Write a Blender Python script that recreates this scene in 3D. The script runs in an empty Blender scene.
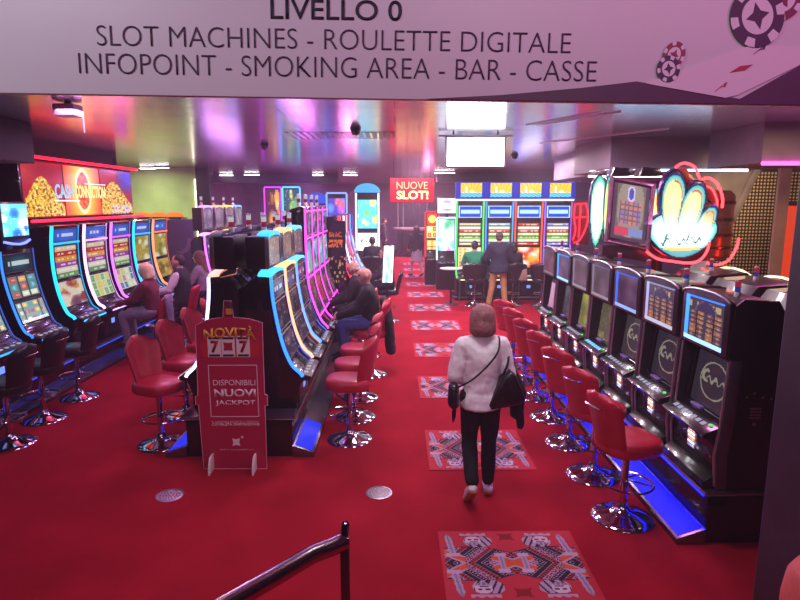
import bpy, bmesh, math, random
from mathutils import Vector, Matrix, noise
PI = math.pi
R = math.radians
random.seed(7)
scn = bpy.context.scene
COL = scn.collection

# ------------------------------------------------------------------ colour
def lin(c):
    return tuple((x / 12.92 if x <= 0.04045 else ((x + 0.055) / 1.055) ** 2.4) for x in c)
def hx(h):
    return tuple(int(h[i:i + 2], 16) / 255 for i in (0, 2, 4))

# ------------------------------------------------------------------ materials
MATS = {}
def _new(name):
    m = bpy.data.materials.new(name); m.use_nodes = True
    nt = m.node_tree
    return m, nt, nt.nodes['Principled BSDF']

def mat(name, col, rough=0.5, metal=0.0, coat=0.0, nscale=0, namt=0.0, bump=0.0, bscale=200, spec=None):
    """plain surface with slight procedural mottling and fine bump"""
    if name in MATS: return MATS[name]
    m, nt, b = _new(name)
    c = lin(hx(col)) if isinstance(col, str) else col
    b.inputs['Base Color'].default_value = (*c, 1)
    b.inputs['Roughness'].default_value = rough
    b.inputs['Metallic'].default_value = metal
    if coat: b.inputs['Coat Weight'].default_value = coat
    if spec is not None: b.inputs['Specular IOR Level'].default_value = spec
    if nscale or bump:
        tc = nt.nodes.new('ShaderNodeTexCoord')
    if nscale:
        n = nt.nodes.new('ShaderNodeTexNoise'); n.inputs['Scale'].default_value = nscale; n.inputs['Detail'].default_value = 5
        nt.links.new(tc.outputs['Object'], n.inputs['Vector'])
        r = nt.nodes.new('ShaderNodeValToRGB')
        r.color_ramp.elements[0].position = 0.3; r.color_ramp.elements[1].position = 0.7
        r.color_ramp.elements[0].color = (*[x * (1 - namt) for x in c], 1)
        r.color_ramp.elements[1].color = (*[min(1, x * (1 + namt)) for x in c], 1)
        nt.links.new(n.outputs['Fac'], r.inputs['Fac']); nt.links.new(r.outputs['Color'], b.inputs['Base Color'])
    if bump:
        n2 = nt.nodes.new('ShaderNodeTexNoise'); n2.inputs['Scale'].default_value = bscale
        nt.links.new(tc.outputs['Object'], n2.inputs['Vector'])
        bp = nt.nodes.new('ShaderNodeBump'); bp.inputs['Strength'].default_value = bump; bp.inputs['Distance'].default_value = 0.01
        nt.links.new(n2.outputs['Fac'], bp.inputs['Height']); nt.links.new(bp.outputs['Normal'], b.inputs['Normal'])
    MATS[name] = m
    return m

def mixhex(a, b, t):
    return ''.join('%02x' % int(round(255 * (x + (y - x) * t))) for x, y in zip(hx(a), hx(b)))
def glow(col, s=6.0):
    """lit LED diffuser; also the LED glow painted on the foot ledges"""
    key = 'led_%s_%g' % (col, s)
    if key in MATS: return MATS[key]
    m, nt, b = _new(key)
    c = lin(hx(col))
    b.inputs['Base Color'].default_value = (*[x * .12 for x in c], 1); b.inputs['Roughness'].default_value = 0.5; b.inputs['Specular IOR Level'].default_value = .2
    b.inputs['Emission Color'].default_value = (*c, 1); b.inputs['Emission Strength'].default_value = s
    MATS[key] = m
    return m

def screen_mat(s=1.0):
    """lit display: its picture is stored per pixel-cell in the mesh colours"""
    key = 'display_%g' % s
    if key in MATS: return MATS[key]
    m, nt, b = _new(key)
    a = nt.nodes.new('ShaderNodeAttribute'); a.attribute_name = 'Col'
    b.inputs['Base Color'].default_value = (0.01, 0.01, 0.012, 1); b.inputs['Roughness'].default_value = 0.15
    nt.links.new(a.outputs['Color'], b.inputs['Emission Color']); b.inputs['Emission Strength'].default_value = s
    MATS[key] = m
    return m

def print_mat(name='printed_picture', rough=0.55):
    if name in MATS: return MATS[name]
    m, nt, b = _new(name)
    a = nt.nodes.new('ShaderNodeAttribute'); a.attribute_name = 'Col'
    nt.links.new(a.outputs['Color'], b.inputs['Base Color']); b.inputs['Roughness'].default_value = rough
    MATS[name] = m
    return m

BLACK = mat('gloss_black', '0e0c12', 0.22, 0.0, 0.6, 6, 0.3)
DARK = mat('satin_charcoal', '17141b', 0.42, 0.2, 0.2, 8, 0.3)
PANEL = mat('dark_brown_laminate', '241a24', 0.35, 0.1, 0.3, 5, 0.25)
GREY = mat('gunmetal', '4a4553', 0.32, 0.7, 0, 9, 0.15)
SILVER = mat('silver_paint', 'a8a2b0', 0.28, 0.8, 0, 9, 0.1)
CHROME = mat('chrome', 'c4c0cc', 0.07, 1.0, 0, 3, 0.03)
REDLEATHER = mat('red_vinyl', 'b81c38', 0.38, 0, 0.15, 12, 0.12, 0.12, 320)
BLKLEATHER = mat('black_vinyl', '15131a', 0.4, 0, 0.2, 12, 0.2, 0.12, 320)
WHITEP = mat('white_plastic', 'd8d4dc', 0.4, 0, 0, 9, 0.06)
COPPER = mat('copper_brown', '8a4a2c', 0.3, 0.6, 0.2, 7, 0.25)
GOLD = mat('brushed_gold', 'c09040', 0.25, 1.0, 0, 12, 0.2)
WOOD = mat('brown_wood', '6b3d28', 0.45, 0, 0.2, 10, 0.3)

# ------------------------------------------------------------------ mesh helpers
def BM(): return bmesh.new()

def box(bm, x0, x1, y0, y1, z0, z1, bev=0.0, mi=0, mtx=None, seg=2):
    r = bmesh.ops.create_cube(bm, size=1.0)
    vs = r['verts']
    for v in vs:
        v.co = Vector(((x0 + x1) / 2 + v.co.x * (x1 - x0), (y0 + y1) / 2 + v.co.y * (y1 - y0), (z0 + z1) / 2 + v.co.z * (z1 - z0)))
    fs = set(f for v in vs for f in v.link_faces)
    for f in fs: f.material_index = mi
    if bev > 0:
        es = list(set(e for v in vs for e in v.link_edges))
        rr = bmesh.ops.bevel(bm, geom=es, offset=bev, segments=seg, profile=0.5, affect='EDGES')
        for f in rr['faces']: f.material_index = mi
        vs = list(set(v for f in rr['faces'] for v in f.verts) | set(v for v in vs if v.is_valid))
    if mtx is not None:
        for v in vs: v.co = mtx @ v.co
    return vs

def prism(bm, pts, y0, y1, mi=0, bev=0.0, axis='y'):
    """closed outline in (x,z) swept along y"""
    def P(p, y): return (p[0], y, p[1]) if axis == 'y' else ((y, p[0], p[1]) if axis == 'x' else (p[0], p[1], y))
    a = [bm.verts.new(P(p, y0)) for p in pts]; b = [bm.verts.new(P(p, y1)) for p in pts]
    fs = [bm.faces.new(a), bm.faces.new(b[::-1])]
    n = len(pts)
    for i in range(n):
        fs.append(bm.faces.new((a[i], b[i], b[(i + 1) % n], a[(i + 1) % n])))
    for f in fs: f.material_index = mi
    bmesh.ops.recalc_face_normals(bm, faces=fs)
    if bev:
        es = list(set(e for f in fs[:2] for e in f.edges))
        rr = bmesh.ops.bevel(bm, geom=es, offset=bev, segments=2, profile=0.5, affect='EDGES')
        for f in rr['faces']: f.material_index = mi

def tube(bm, pts, r, n=8, closed=False, mi=0):
    pts = [Vector(p) for p in pts]
    rings = []
    N = len(pts)
    up = Vector((0, 0, 1))
    prev = None
    for i, p in enumerate(pts):
        if closed: t = (pts[(i + 1) % N] - pts[i - 1])
        else: t = pts[min(i + 1, N - 1)] - pts[max(i - 1, 0)]
        t.normalize()
        if prev is None:
            a = t.cross(up)
            if a.length < 0.05: a = t.cross(Vector((0, 1, 0)))
        else:
            a = prev - t * prev.dot(t)
        a.normalize(); prev = a
        b = t.cross(a)
        rr = r[i] if isinstance(r, (list, tuple)) else r
        rings.append([bm.verts.new(p + (a * math.cos(2 * PI * k / n) + b * math.sin(2 * PI * k / n)) * rr) for k in range(n)])
    fs = []
    for i in range(N if closed else N - 1):
        A = rings[i]; B = rings[(i + 1) % N]
        for k in range(n):
            fs.append(bm.faces.new((A[k], A[(k + 1) % n], B[(k + 1) % n], B[k])))
    if not closed:
        fs.append(bm.faces.new(rings[0][::-1])); fs.append(bm.faces.new(rings[-1]))
    for f in fs: f.material_index = mi; f.smooth = True
    bmesh.ops.recalc_face_normals(bm, faces=fs)

def lathe(bm, prof, n=24, c=(0, 0, 0), mi=0, sx=1, sy=1):
    rings = []
    for (r, z) in prof:
        if r < 1e-5: rings.append([bm.verts.new((c[0], c[1], c[2] + z))])
        else: rings.append([bm.verts.new((c[0] + sx * r * math.cos(2 * PI * k / n), c[1] + sy * r * math.sin(2 * PI * k / n), c[2] + z)) for k in range(n)])
    fs = []
    for A, B in zip(rings, rings[1:]):
        for k in range(n):
            k2 = (k + 1) % n
            if len(A) == 1 and len(B) == 1: continue
            if len(A) == 1: fs.append(bm.faces.new((A[0], B[k2], B[k])))
            elif len(B) == 1: fs.append(bm.faces.new((A[k], A[k2], B[0])))
            else: fs.append(bm.faces.new((A[k], A[k2], B[k2], B[k])))
    if len(rings[0]) > 1: fs.append(bm.faces.new(rings[0][::-1]))
    if len(rings[-1]) > 1: fs.append(bm.faces.new(rings[-1]))
    for f in fs: f.material_index = mi; f.smooth = True
    bmesh.ops.recalc_face_normals(bm, faces=fs)

def ell(bm, c, r, mtx=None, mi=0, n=16):
    rr = bmesh.ops.create_uvsphere(bm, u_segments=n, v_segments=max(6, n // 2), radius=1)
    for v in rr['verts']:
        p = Vector((v.co.x * r[0], v.co.y * r[1], v.co.z * r[2]))
        if mtx is not None: p = mtx @ p
        v.co = p + Vector(c)
        for f in v.link_faces: f.material_index = mi; f.smooth = True

def hull(bm, balls, n=10, mi=0):
    """convex skin round a few ellipsoids: (centre, radius or (rx,ry,rz))"""
    vs = []
    for c, r in balls:
        if not isinstance(r, (tuple, list)): r = (r, r, r)
        for i in range(1, n // 2 + 1):
            th = PI * i / (n // 2 + 1)
            for k in range(n):
                ph = 2 * PI * k / n
                vs.append(bm.verts.new((c[0] + r[0] * math.sin(th) * math.cos(ph), c[1] + r[1] * math.sin(th) * math.sin(ph), c[2] + r[2] * math.cos(th))))
        vs.append(bm.verts.new((c[0], c[1], c[2] + r[2]))); vs.append(bm.verts.new((c[0], c[1], c[2] - r[2])))
    res = bmesh.ops.convex_hull(bm, input=vs)
    dead = [g for g in res['geom_interior'] if isinstance(g, bmesh.types.BMVert)]
    dead += [v for v in vs if v.is_valid and not v.link_faces and v not in dead]
    if dead: bmesh.ops.delete(bm, geom=list(set(dead)), context='VERTS')

def obj(name, bm, m, parent=None, ang=40, smooth=True):
    me = bpy.data.meshes.new(name)
    bm.to_mesh(me); bm.free()
    for x in (m if isinstance(m, (list, tuple)) else [m]): me.materials.append(x)
    if smooth:
        me.shade_smooth()
        me.set_sharp_from_angle(angle=R(ang))
    o = bpy.data.objects.new(name, me); COL.objects.link(o)
    if parent is not None: o.parent = parent
    return o

def picture(name, fn, nu, nv, P, m, parent=None, back=0.0):
    """lit or printed picture: nu x nv cells; P(u,v) gives the place, fn(u,v) the colour"""
    me = bpy.data.meshes.new(name)
    vs = [tuple(P(i / nu, j / nv)) for j in range(nv + 1) for i in range(nu + 1)]
    fs = []; cols = []
    for j in range(nv):
        for i in range(nu):
            a = j * (nu + 1) + i
            fs.append((a, a + 1, a + nu + 2, a + nu + 1))
            c = lin(tuple(min(1, max(0, x)) for x in fn((i + .5) / nu, (j + .5) / nv)))
            cols += [c[0], c[1], c[2], 1.0] * 4
    me.from_pydata(vs, [], fs)
    ca = me.color_attributes.new('Col', 'FLOAT_COLOR', 'CORNER')
    ca.data.foreach_set('color', cols)
    me.materials.append(m); me.update()
    o = bpy.data.objects.new(name, me); COL.objects.link(o)
    if parent is not None: o.parent = parent
    return o

def quad(p00, p10, p01):
    a = Vector(p00); du = Vector(p10) - a; dv = Vector(p01) - a
    return lambda u, v: a + du * u + dv * v

def thing(name, label, cat, loc=(0, 0, 0), rz=0.0, group=None):
    o = bpy.data.objects.new(name, None); COL.objects.link(o)
    o.empty_display_size = 0.1
    o.location = loc; o.rotation_euler = (0, 0, rz)
    return tag(o, label, cat, group)
def tag(o, label, cat, group=None):
    o['label'] = label; o['category'] = cat
    if group: o['group'] = group
    return o
def struct(name, bm, m, smooth=False):
    o = obj(name, bm, m, None, smooth=smooth); o['kind'] = 'structure'
    return o
def dup(root, loc, rz, label, group=None):
    r = root.copy(); COL.objects.link(r); r.location = loc; r.rotation_euler = (0, 0, rz); r['label'] = label
    if group: r['group'] = group
    for ch in list(root.children):
        c = ch.copy(); COL.objects.link(c); c.parent = r
        for g in list(ch.children):
            d = g.copy(); COL.objects.link(d); d.parent = c
    return r

FONT_CACHE = {}
def text(name, s, width, height, P, m, parent=None, bold=0.0, depth=0.002, shear=0.0):
    """lettering as a mesh, fitted to width x height (None keeps proportions); P maps (x, y, d) to the place"""
    cu = bpy.data.curves.new('lettering', 'FONT'); cu.body = s; cu.size = 1.0
    cu.offset = bold; cu.extrude = 0.0; cu.shear = shear; cu.resolution_u = 4
    t = bpy.data.objects.new('lettering', cu); COL.objects.link(t)
    bpy.context.view_layer.update()
    dg = bpy.context.evaluated_depsgraph_get()
    me = bpy.data.meshes.new_from_object(t.evaluated_get(dg))
    bpy.data.objects.remove(t); bpy.data.curves.remove(cu)
    xs = [v.co.x for v in me.vertices]; ys = [v.co.y for v in me.vertices]
    x0, x1 = min(xs), max(xs); y0, y1 = min(ys), max(ys)
    kx = width / (x1 - x0); ky = (height / (y1 - y0)) if height else kx
    bm = bmesh.new(); bm.from_mesh(me); bpy.data.meshes.remove(me)
    fs = list(bm.faces)
    for v in bm.verts: v.co = Vector(((v.co.x - x0) * kx, (v.co.y - y0) * ky, 0))
    if depth:
        r = bmesh.ops.extrude_face_region(bm, geom=fs)
        for v in [g for g in r['geom'] if isinstance(g, bmesh.types.BMVert)]: v.co.z = depth
    for v in bm.verts: v.co = Vector(P(v.co.x, v.co.y, v.co.z))
    bmesh.ops.recalc_face_normals(bm, faces=list(bm.faces))
    return obj(name, bm, m, parent, smooth=False)

# ------------------------------------------------------------------ pictures for displays
def rnd(*a):
    h = hash(tuple(int(x * 1000) if isinstance(x, float) else x for x in a))
    return (math.sin((h % 100003) * 12.9898) * 43758.5453) % 1.0
def mix(a, b, t): return tuple(x + (y - x) * t for x, y in zip(a, b))

def reels(cols, rows, bg, pal, seed, head=0.0, headc=(.1, .1, .3), foot=0.0):
    bg = hx(bg); pal = [hx(p) for p in pal]
    def f(u, v):
        if v > 1 - head: return mix(headc, (1, .9, .6), .7 if rnd(seed, int(u * 14), 3) > .6 and abs(v - 1 + head / 2) < head * .28 else 0)
        if v < foot: return mix((.05, .04, .08), (.8, .8, .9), .6 if rnd(seed, int(u * 16), 9) > .65 else 0)
        w = (v - foot) / (1 - head - foot)
        i = int(u * cols); j = int(w * rows)
        x = u * cols - i - .5; y = w * rows - j - .5
        if abs(x) > .46: return mix(bg, (0, 0, 0), .45)
        k = rnd(seed, i, j)
        c = pal[int(k * len(pal)) % len(pal)]
        d = (abs(x) ** 2 + abs(y) ** 2) ** .5 if k > .5 else max(abs(x), abs(y))
        if d < .17: return mix(c, (1, 1, 1), .35)
        if d < .36: return c
        return bg
    return f
def paytable(cols, seed):
    cs = [hx(c) for c in cols]
    def f(u, v):
        n = len(cs); j = min(n - 1, int((1 - v) * n)); y = (1 - v) * n - j
        c = cs[j]
        if y < .12 or y > .9 or u < .04 or u > .96: return mix(c, (0, 0, 0), .6)
        if .3 < y < .72 and .1 < u < .9 and rnd(seed, j, int(u * 13)) > .45: return mix(c, (1, 1, .85), .75)
        return c
    return f
def marquee(c1, c2, seed):
    a, b = hx(c1), hx(c2)
    def f(u, v):
        d = ((u - .5) * 1.6) ** 2 + ((v - .5) * 1.4) ** 2
        base = mix(b, a, min(1, d * 2.2))
        if .32 < v < .68 and .15 < u < .85 and rnd(seed, int(u * 12)) > .35: return mix(base, (1, 1, 1), .65)
        return base
    return f
def art(pal, seed, n=9):
    pal = [hx(p) for p in pal]
    rr = random.Random(seed)
    blobs = [(rr.random(), rr.random(), .08 + .2 * rr.random(), pal[1 + i % (len(pal) - 1)]) for i in range(n)]
    def f(u, v):
        c = pal[0]
        for (x, y, r, k) in blobs:
            d = math.hypot(u - x, (v - y) * 1.2) / r
            if d < 1: c = mix(k, c, d * d * .7)
        if rnd(seed, int(u * 30), int(v * 30)) > .965: c = mix(c, (1, 1, .9), .35)
        return c
    return f
def coins(bgc, goldc, seed, side):
    """gold hoard on a red backdrop, heaped to one side"""
    bg, g = hx(bgc), hx(goldc)
    def f(u, v):
        x = u if side > 0 else 1 - u
        top = .62 * math.exp(-((x - .45) / .38) ** 2) + .12
        if v < top:
            k = max(0, min(1, noise.noise(Vector((u * 20, v * 20, seed))) * .9 + .45))
            return mix(mix(g, (1, .95, .5), k), (.45, .18, .02), .75 if noise.noise(Vector((u * 17 + 5, v * 21, seed))) > .18 else .05)
        return mix(bg, (1, .25, .15), .25 + .25 * noise.noise(Vector((u * 3, v * 3, seed))))
    return f
def ring_logo(bg, ink, seed, k=1.0):
    b, i_ = hx(bg), hx(ink)
    def f(u, v):
        x = (u - .5) * 2.1; y = (v - .53) * 2.1
        d = math.hypot(x, y)
        if .68 < d < .74: return i_
        s = .10 * math.sin(x * 17) + .02
        if abs(x) < .55 and abs(y - s) < .06 + .03 * math.cos(x * 9): return i_
        if math.hypot(x + .42, y - .1) < .26 and math.hypot(x + .36, y - .1) > .16 and x < -.3: return i_
        return b
    return f

# ------------------------------------------------------------------ curve helpers
def catmull(pts, n=5):
    out = []
    P = [pts[0]] + list(pts) + [pts[-1]]
    for i in range(1, len(P) - 2):
        p0, p1, p2, p3 = P[i - 1], P[i], P[i + 1], P[i + 2]
        for k in range(n):
            t = k / n
            out.append(tuple(.5 * ((2 * b) + (-a + c) * t + (2 * a - 5 * b + 4 * c - d) * t * t + (-a + 3 * b - 3 * c + d) * t ** 3) for a, b, c, d in zip(p0, p1, p2, p3)))
    out.append(tuple(pts[-1]))
    return out
def at_z(curve, z):
    for (u0, z0), (u1, z1) in zip(curve, curve[1:]):
        if z0 <= z <= z1 and z1 > z0: return u0 + (u1 - u0) * (z - z0) / (z1 - z0)
    return curve[-1][0] if z > curve[-1][1] else curve[0][0]

def tower_light(root, u, y, z, s=1.0, bands=('d8d4e0', 'a82038', '24409a'), g=(.45, .6)):
    bm = BM(); lathe(bm, [(.028 * s, 0), (.028 * s, .045 * s), (.024 * s, .05 * s)], 14, (u, y, z))
    t = obj('tower_light', bm, WHITEP, root)
    bm = BM(); lathe(bm, [(.026 * s, .05 * s), (.026 * s, .10 * s)], 14, (u, y, z)); obj('lower_lens', bm, glow(bands[2], g[0]), t)
    bm = BM(); lathe(bm, [(.026 * s, .10 * s), (.026 * s, .145 * s), (.018 * s, .15 * s)], 14, (u, y, z)); obj('upper_lens', bm, glow(bands[1], g[1]), t)
    bm = BM(); lathe(bm, [(.028 * s, .15 * s), (.028 * s, .165 * s), (0, .17 * s)], 14, (u, y, z)); obj('lens_cap', bm, WHITEP, t)

# ------------------------------------------------------------------ gaming machine with a curved lit front
# local frame: the player side is +x, y runs across, z up from the plinth
def curved_machine(name, label, loc, rz, group, curve, width, screens, led, led_s=6, led_r=.016, rungs=None, crown=None,
                   depth=.55, deck=(-.10, .09, .30), deck_led=None, topbox=None, tower=None, side_pic=None, detail=True, cat='slot machine', plain_side=None, near=None):
    if near is None: near = -1 if abs(rz) < .1 else (1 if abs(rz) > 3 else 0)
    root = thing(name, label, cat, loc, rz, group)
    cv = catmull(curve, 5)
    h = curve[-1][1]; ut = curve[-1][0]
    w2 = width / 2
    # cabinet
    bm = BM()
    pts = list(cv) + [(ut - .06, h + .015), (-depth + .08, h - .02), (-depth, h - .12), (-depth, 0)]
    prism(bm, pts, -w2 + .012, w2 - .012, 0, .008)
    obj('cabinet', bm, plain_side or BLACK, root, 30)
    ks = max(1, int(len(cv)))
    zlo = deck[2] + .02
    edge = [(u, z) for (u, z) in cv if z >= zlo]
    for s in (-1, 1):
        dimside = near and s != near
        bm = BM(); tube(bm, [(u + .006, s * (w2 - led_r), z) for (u, z) in edge], led_r * (.45 if dimside else 1), 6)
        obj('edge_light', bm, glow(led, led_s * (.35 if dimside else 1)), root)
        bm = BM()
        pp = [(u + .004, z) for (u, z) in edge] + [(u - .03, z) for (u, z) in edge[::-1]]
        prism(bm, pp, s * (w2 - .052), s * (w2 - 2 * led_r), 0)
        obj('edge_trim', bm, GREY, root, 60)
    if crown:
        cc, ch, cd = crown      # colour, rise, depth of the lit arch
        bm = BM()
        N = 14
        g = []
        for i in range(N + 1):
            a = PI * i / N
            y = -math.cos(a) * w2; zz = h + ch * math.sin(a) ** .8
            g.append([bm.verts.new((ut + .01, y, h - .03 if False else zz - .032)), bm.verts.new((ut + .012, y, zz)), bm.verts.new((ut - cd, y, zz + .01))])
        for A, B in zip(g, g[1:]):
            for k in range(2): bm.faces.new((A[k], B[k], B[k + 1], A[k + 1]))
        obj('arch_light', bm, glow(cc, led_s * .75), root)
        bm = BM(); pr = [(-math.cos(PI * i / N) * w2 * .97, h + ch * math.sin(PI * i / N) ** .8 - .008) for i in range(N + 1)]
        prism(bm, [(p[0], p[1]) for p in pr] + [(w2 * .97, h - .06), (-w2 * .97, h - .06)], ut - cd, ut + .004, 0, 0, 'x')
        obj('arch_cap', bm, DARK, root)
    # displays following the curve
    for (z0, z1, fn, nu, nv, st) in screens:
        m_ = .062
        def P(u, v, z0=z0, z1=z1):
            z = z0 + (z1 - z0) * v
            return (at_z(cv, z) + .008, -(w2 - m_) + (2 * w2 - 2 * m_) * u, z)
        picture('display', fn, nu, nv, P, screen_mat(st), root)
        bm = BM()
        fr = .012
        sd = [z0 + (z1 - z0) * q / 5 for q in range(6)]
        lp = [(at_z(cv, z) + .006, -w2 + m_ - fr, z) for z in sd] + [(at_z(cv, z) + .006, w2 - m_ + fr, z) for z in sd[::-1]]
        tube(bm, lp, .010, 6, True)
        obj('display_frame', bm, DARK, root)
    if rungs:
        rc, zs, rs = rungs
        for zz in zs:
            bm = BM(); u_ = at_z(cv, zz)
            tube(bm, [(u_ + .014, -w2 + .01, zz), (u_ + .014, w2 - .01, zz)], led_r * .8, 6)
            obj('cross_light', bm, glow(rc, rs), root)
    # button deck
    d0, d1, dz = deck
    bm = BM()
    prism(bm, [(d0, dz + .075), (d1 - .02, dz + .035), (d1, dz + .02), (d1 - .012, dz - .015), (d0, dz - .03)], -w2 + .03, w2 - .03, 0, .008)
    dk = obj('button_deck', bm, DARK, root)
    sl = (.04) / (d1 - .02 - d0)
    def dzat(u): return dz + .075 - sl * (u - d0)
    if detail:
        for k in range(5):
            yy = -w2 + .12 + k * (2 * w2 - .24) / 4
            bm = BM(); box(bm, d1 - .085, d1 - .045, yy - .022, yy + .022, dzat(d1 - .065) - .004, dzat(d1 - .065) + .010, .004)
            obj('button', bm, glow(random.choice(['c8d4f0', 'e8e0f0', 'b0c4f0']), .45), dk)
        picture('deck_display', paytable(['3a3346', '5a5068', '2c2838'], int(loc[1] * 10)), 14, 5, quad((d0 + .02, -w2 * .45, dzat(d0 + .02) + .004), (d0 + .02, w2 * .45, dzat(d0 + .02) + .004), (d0 + .065, -w2 * .45, dzat(d0 + .065) + .004)), screen_mat(.8), dk)
    if deck_led:
        bm = BM(); tube(bm, [(d1 - .03, -w2 + .04, dz - .006), (d1 + .004, -w2 + .07, dz + .004), (d1 + .006, w2 - .07, dz + .004), (d1 - .03, w2 - .04, dz - .006)], .011, 6)
        obj('deck_light', bm, glow(deck_led, led_s * .8), dk)
    # belly door below the deck
    ub = at_z(cv, dz * .5)
    bm = BM(); box(bm, ub - .02, ub + .012, -w2 + .06, w2 - .06, .03, dz - .05, .008)
    bd = obj('belly_door', bm, PANEL, root)
    if detail:
        bm = BM(); box(bm, ub + .010, ub + .018, -.05, .05, dz * .45, dz * .62, .003)
        obj('note_slot', bm, glow('6a8cff', 1.2), bd)
    if topbox:
        # set-back upper display on top: (u, z0, z1, colour, fn)
        tu, z0, z1, tc, fn = topbox
        bw = w2 - .05
        bm = BM(); box(bm, tu - .22, tu, -bw, bw, z0, z1, .012)
        tb = obj('upper_display', bm, DARK, root)
        N = 12
        for s in (-1, 1):
            bm = BM(); box(bm, tu - .03, tu + .012, s * bw - .012, s * bw + .012, z0 + .01, z1 - .01, .004)
            obj('side_pillar', bm, SILVER, tb)
        bm = BM(); g = []
        for i in range(N + 1):
            a = PI * i / N; y = -math.cos(a) * bw; zz = z1 + .045 * math.sin(a) ** .8
            g.append([bm.verts.new((tu + .012, y, zz - .04)), bm.verts.new((tu + .012, y, zz)), bm.verts.new((tu - .10, y, zz + .006))])
        for A, B in zip(g, g[1:]):
            for k in range(2): bm.faces.new((A[k], B[k], B[k + 1], A[k + 1]))
        obj('arch_light', bm, glow(tc, led_s * .6), tb)
        picture('display', fn, 14, 12, quad((tu + .005, -bw + .03, z0 + .03), (tu + .005, bw - .03, z0 + .03), (tu + .005, -bw + .03, z1 - .02)), screen_mat(.8), tb)
    if tower:
        tower_light(root, *tower)
    return root

# ------------------------------------------------------------------ classic two-screen upright
def classic_machine(label, loc, rz, group, up_fn, low_fn, blue, seed, paper=False, deckglow=False):
    root = thing('slot_machine', label, 'slot machine', loc, rz, group)
    w2 = .335
    bm = BM()
    prism(bm, [(-.03, 0), (-.01, .28), (-.085, .46), (-.14, .93), (-.02, .97), (-.03, 1.33), (-.07, 1.385), (-.30, 1.375), (-.46, 1.10), (-.52, .9), (-.53, 0)], -w2 + .02, w2 - .02, 0, .006)
    obj('cabinet', bm, PANEL, root, 30)
    for s in (-1, 1):    # side cheeks with bright edges
        bm = BM()
        pts = [(0.0, .0), (.02, .26), (-.005, .50), (-.025, .96), (-.005, .985), (-.02, 1.34), (-.08, 1.392), (-.32, 1.382), (-.48, 1.10), (-.54, .9), (-.55, 0)]
        prism(bm, pts, s * (w2 - .022), s * w2, 0, .005)
        ck = obj('side_cheek', bm, DARK, root, 30)
        bm = BM(); prism(bm, [(.002, .01), (.022, .26), (-.003, .50), (-.023, .96), (-.10, .96), (-.085, .5), (-.06, .26), (-.075, .01)], s * w2 - .003, s * w2 + .003, 0, .001); obj('cheek_band', bm, mat('mauve_metal', '6a5870', .35, .6, 0, 9, .1), ck)
        bm = BM(); tube(bm, [(.004, s * (w2 - .012), .03), (.024, s * (w2 - .012), .26), (.0, s * (w2 - .012), .50), (-.02, s * (w2 - .012), .95)], .011, 6)
        obj('edge_trim', bm, SILVER, ck)
    # top monitor bezel, arched on top
    bm = BM()
    N = 10
    out = [(-w2 + .01, .975), (w2 - .01, .975)] + [(w2 * math.cos(PI * i / N) * .97, 1.355 + .05 * math.sin(PI * i / N)) for i in range(N + 1)]
    prism(bm, out, -.03, .012, 0, .01, 'x')
    bz = obj('monitor_bezel', bm, PANEL, root)
    bm = BM(); pts = [(.014, w2 * math.cos(PI * i / N) * .97, 1.357 + .05 * math.sin(PI * i / N)) for i in range(N + 1)]
    tube(bm, pts, .009, 6); obj('arch_trim', bm, SILVER, bz)
    # lit inner border (U of light), then the picture
    bs = glow(blue[0], blue[1])
    ins = .262
    bm = BM(); box(bm, .010, .016, -ins, ins, 1.0, 1.032, .002); obj('border_light', bm, glow(mixhex(blue[0], 'ffffff', .45), blue[1] * .8), bz)
    bm = BM(); box(bm, .010, .016, -ins, -ins + .05, 1.033, 1.345, .002); obj('border_light', bm, bs, bz)
    bm = BM(); box(bm, .010, .016, -ins + .051, ins, 1.332, 1.345, .002); obj('border_light', bm, glow(blue[0], blue[1] * .6), bz)
    picture('monitor_display', up_fn, 26, 26, quad((.0135, -ins + .051, 1.033), (.0135, ins, 1.033), (.0135, -ins + .051, 1.331)), screen_mat(.6), bz)
    # lower screen
    q = quad((-.082, -.265, .49), (-.082, .265, .49), (-.131, -.265, .90))
    picture('lower_display', low_fn, 48, 48, q, screen_mat(.7), root)
    bm = BM()
    tube(bm, [(-.068, -.285, .48), (-.122, -.285, .915), (-.122, .285, .915), (-.068, .285, .48)], .014, 6, True)
    obj('screen_frame', bm, DARK, root)
    # shelf with buttons
    bm = BM()
    prism(bm, [(-.10, .50), (-.02, .475), (.10, .425), (.115, .41), (.105, .385), (-.06, .40)], -w2 + .015, w2 - .015, 0, .006)
    dk = obj('button_deck', bm, BLACK, root)
    for k in range(7):
        y = -.235 + k * .068
        bm = BM(); box(bm, .035, .075, y - .025, y + .025, -.006, .012, .004, 0, Matrix.Translation((0, 0, .455)) @ Matrix.Rotation(R(22), 4, 'Y') @ Matrix.Translation((-.015, 0, 0)))
        obj('button', bm, glow('4aa0ff', 2.0) if deckglow else glow('c9d2ee', .35), dk)
    bm = BM(); box(bm, -.07, -.03, -.16, -.02, .482, .50, .003); obj('label_plate', bm, mat('violet_plate', '8a7ac0', .5, 0, 0, 20, .3), dk)
    bm = BM(); lathe(bm, [(.014, 0), (.014, .012), (0, .014)], 12, (.03, .255, .458)); obj('collect_button', bm, glow('58e070', 1.0), dk)
    # belly door with a small lit card
    bm = BM(); prism(bm, [(-.005, .12), (.012, .14), (.020, .36), (.0, .38), (-.04, .38), (-.04, .12)], -w2 + .04, w2 - .04, 0, .005)
    bd = obj('belly_door', bm, BLACK, root)
    picture('lit_card', paytable(['ff9090', 'ffffff', 'ffd0c0', 'e04050', 'ffffff', '7a70d0'], seed), 9, 16, quad((.0215, -.055, .19), (.0215, .045, .19), (.0245, -.055, .335)), screen_mat(1.4), bd)
    # coin tray lip
    bm = BM()
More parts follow.
